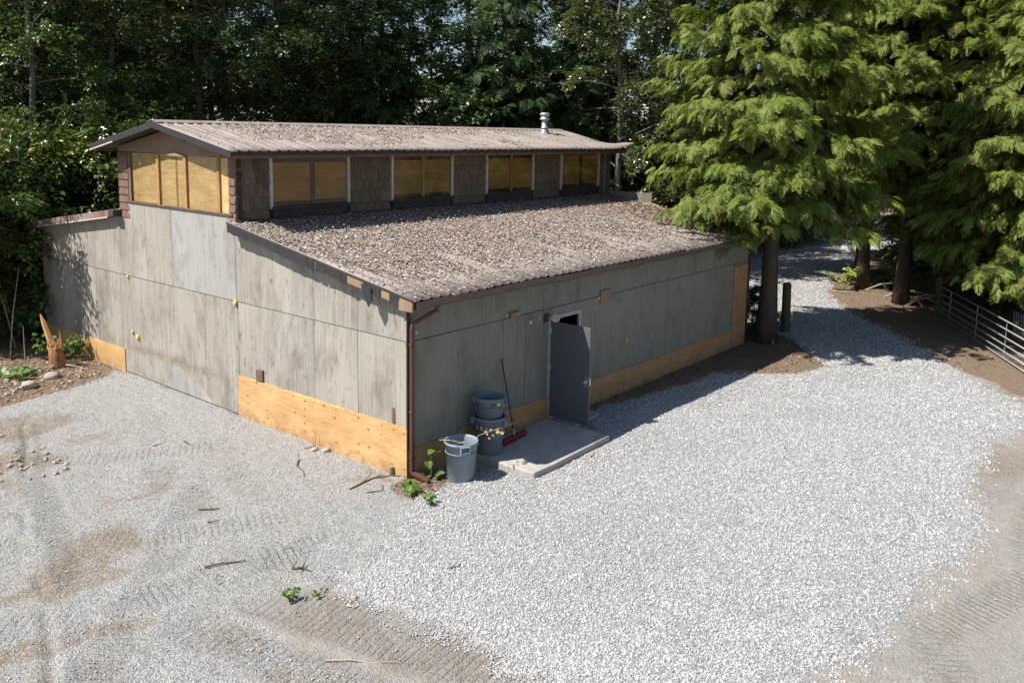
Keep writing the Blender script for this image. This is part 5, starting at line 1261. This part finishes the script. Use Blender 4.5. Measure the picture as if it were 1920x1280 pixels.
# fallen branches at the cedar feet
q = random.Random(12)
def dead_branch(x, y, L, az, label, arch=0.3):
    t = tag(empty('fallen_branch', (x, y, gz(x, y))), label, 'branch')
    pts = [(math.cos(az)*L*u, math.sin(az)*L*u, 0.03+arch*math.sin(math.pi*u)) for u in (0, 0.25, 0.5, 0.75, 1)]
    MB().tube(pts, [0.03, 0.026, 0.02, 0.014, 0.006], 6).obj('limb', M['pale_twig'], t)
    for k in range(7):
        u = q.uniform(0.2, 0.95); i_ = min(3, int(u*4)); p = Vector(pts[i_]).lerp(Vector(pts[i_+1]), u*4-i_); a = az+q.choice((-1, 1))*q.uniform(0.5, 1.2); l = L*q.uniform(0.15, 0.35)
        MB().tube([p, p+Vector((math.cos(a)*l, math.sin(a)*l, q.uniform(-0.05, 0.25)))], [0.009, 0.003], 4).obj('side_branch', M['pale_twig'], t)
for (x, y, L, az, lab, ar) in ((24.3,0.2,2.2,-1.0,'fallen branch arching from the drive bend cedar',0.35),(23.4,-0.8,1.8,-0.6,'fallen branch in front of the dark trunked cedar',0.2),(22.2,-1.9,1.6,-2.0,'pale fallen branch beside the dark trunked cedar',0.45),(21.6,-1.9,1.9,-0.7,'curved fallen branch between the dark cedar and the gate post',0.5),(22.4,-2.4,1.5,0.9,'short fallen branch behind the dark trunked cedar',0.3),(23.2,0.55,0.8,2.2,'cut pale log end on the drive shoulder',0.02),(13.35,-0.75,0.9,0.6,'dry fallen branch at the foot of the large cedar',0.15)):
    dead_branch(x, y, L, az, lab, ar)
for (x, y, L, az, lab, ar) in ((12.9,3.4,1.2,-2.2,'bare branch lying on the far end of the lower roof',0.15),):
    t = tag(empty('fallen_branch', (x, y, zt(y)+0.04)), lab, 'branch')
    for k in range(5):
        a = az+q.uniform(-0.5, 0.5); l = L*q.uniform(0.5, 1)
        MB().tube([(0,0,0.02),(math.cos(a)*l*0.5, math.sin(a)*l*0.5, 0.08-0.08*l*0.5),(math.cos(a)*l, math.sin(a)*l, 0.06+0.16*math.sin(a)*l)], [0.012,0.009,0.003], 5).obj('side_branch', M['pale_twig'], t)
# a few upright canes by the left edge
for k, (x, y, h, dx, dy, lab) in enumerate(((-1.75,11.0,1.1,0.05,0.1,'thin dry cane standing in front of the leaning tree'),(-1.5,12.6,2.2,0.5,0.4,'long dry cane leaning beside the left tree trunk'),(-0.9,13.8,2.4,-0.5,0.2,'dry cane arching between the left tree and the wall'))):
    o = MB().tube([(0,0,-0.05),(dx*0.4,dy*0.4,h*0.5),(dx,dy,h)], [0.012,0.009,0.004], 5).obj('dry_cane', M['pale_twig']); o.location = (x, y, gz(x, y)); tag(o, lab, 'cane')
# torn soil clods at left
q = random.Random(8); clod = MB()
for k in range(260):
    x = q.choice((q.gauss(-4.3, 0.5), q.uniform(-4.5, -0.6))); y = q.gauss(5.5, 0.5) if x < -3.4 and q.random() < 0.5 else q.uniform(9.4, 11.6)
    if poly_sd(np.array([x]), np.array([y]), DUFFLEFT)[0] < -0.1 and y > 8: continue
    r_ = q.uniform(0.015, 0.055); clod.blob((x, y, gz(x, y)+r_*0.3), r_, k, 1, (1.2, 1, 0.7))
tag(clod.obj('soil_clods', M['rock']), 'loose clods of tan soil at the left', 'soil', kind='stuff')
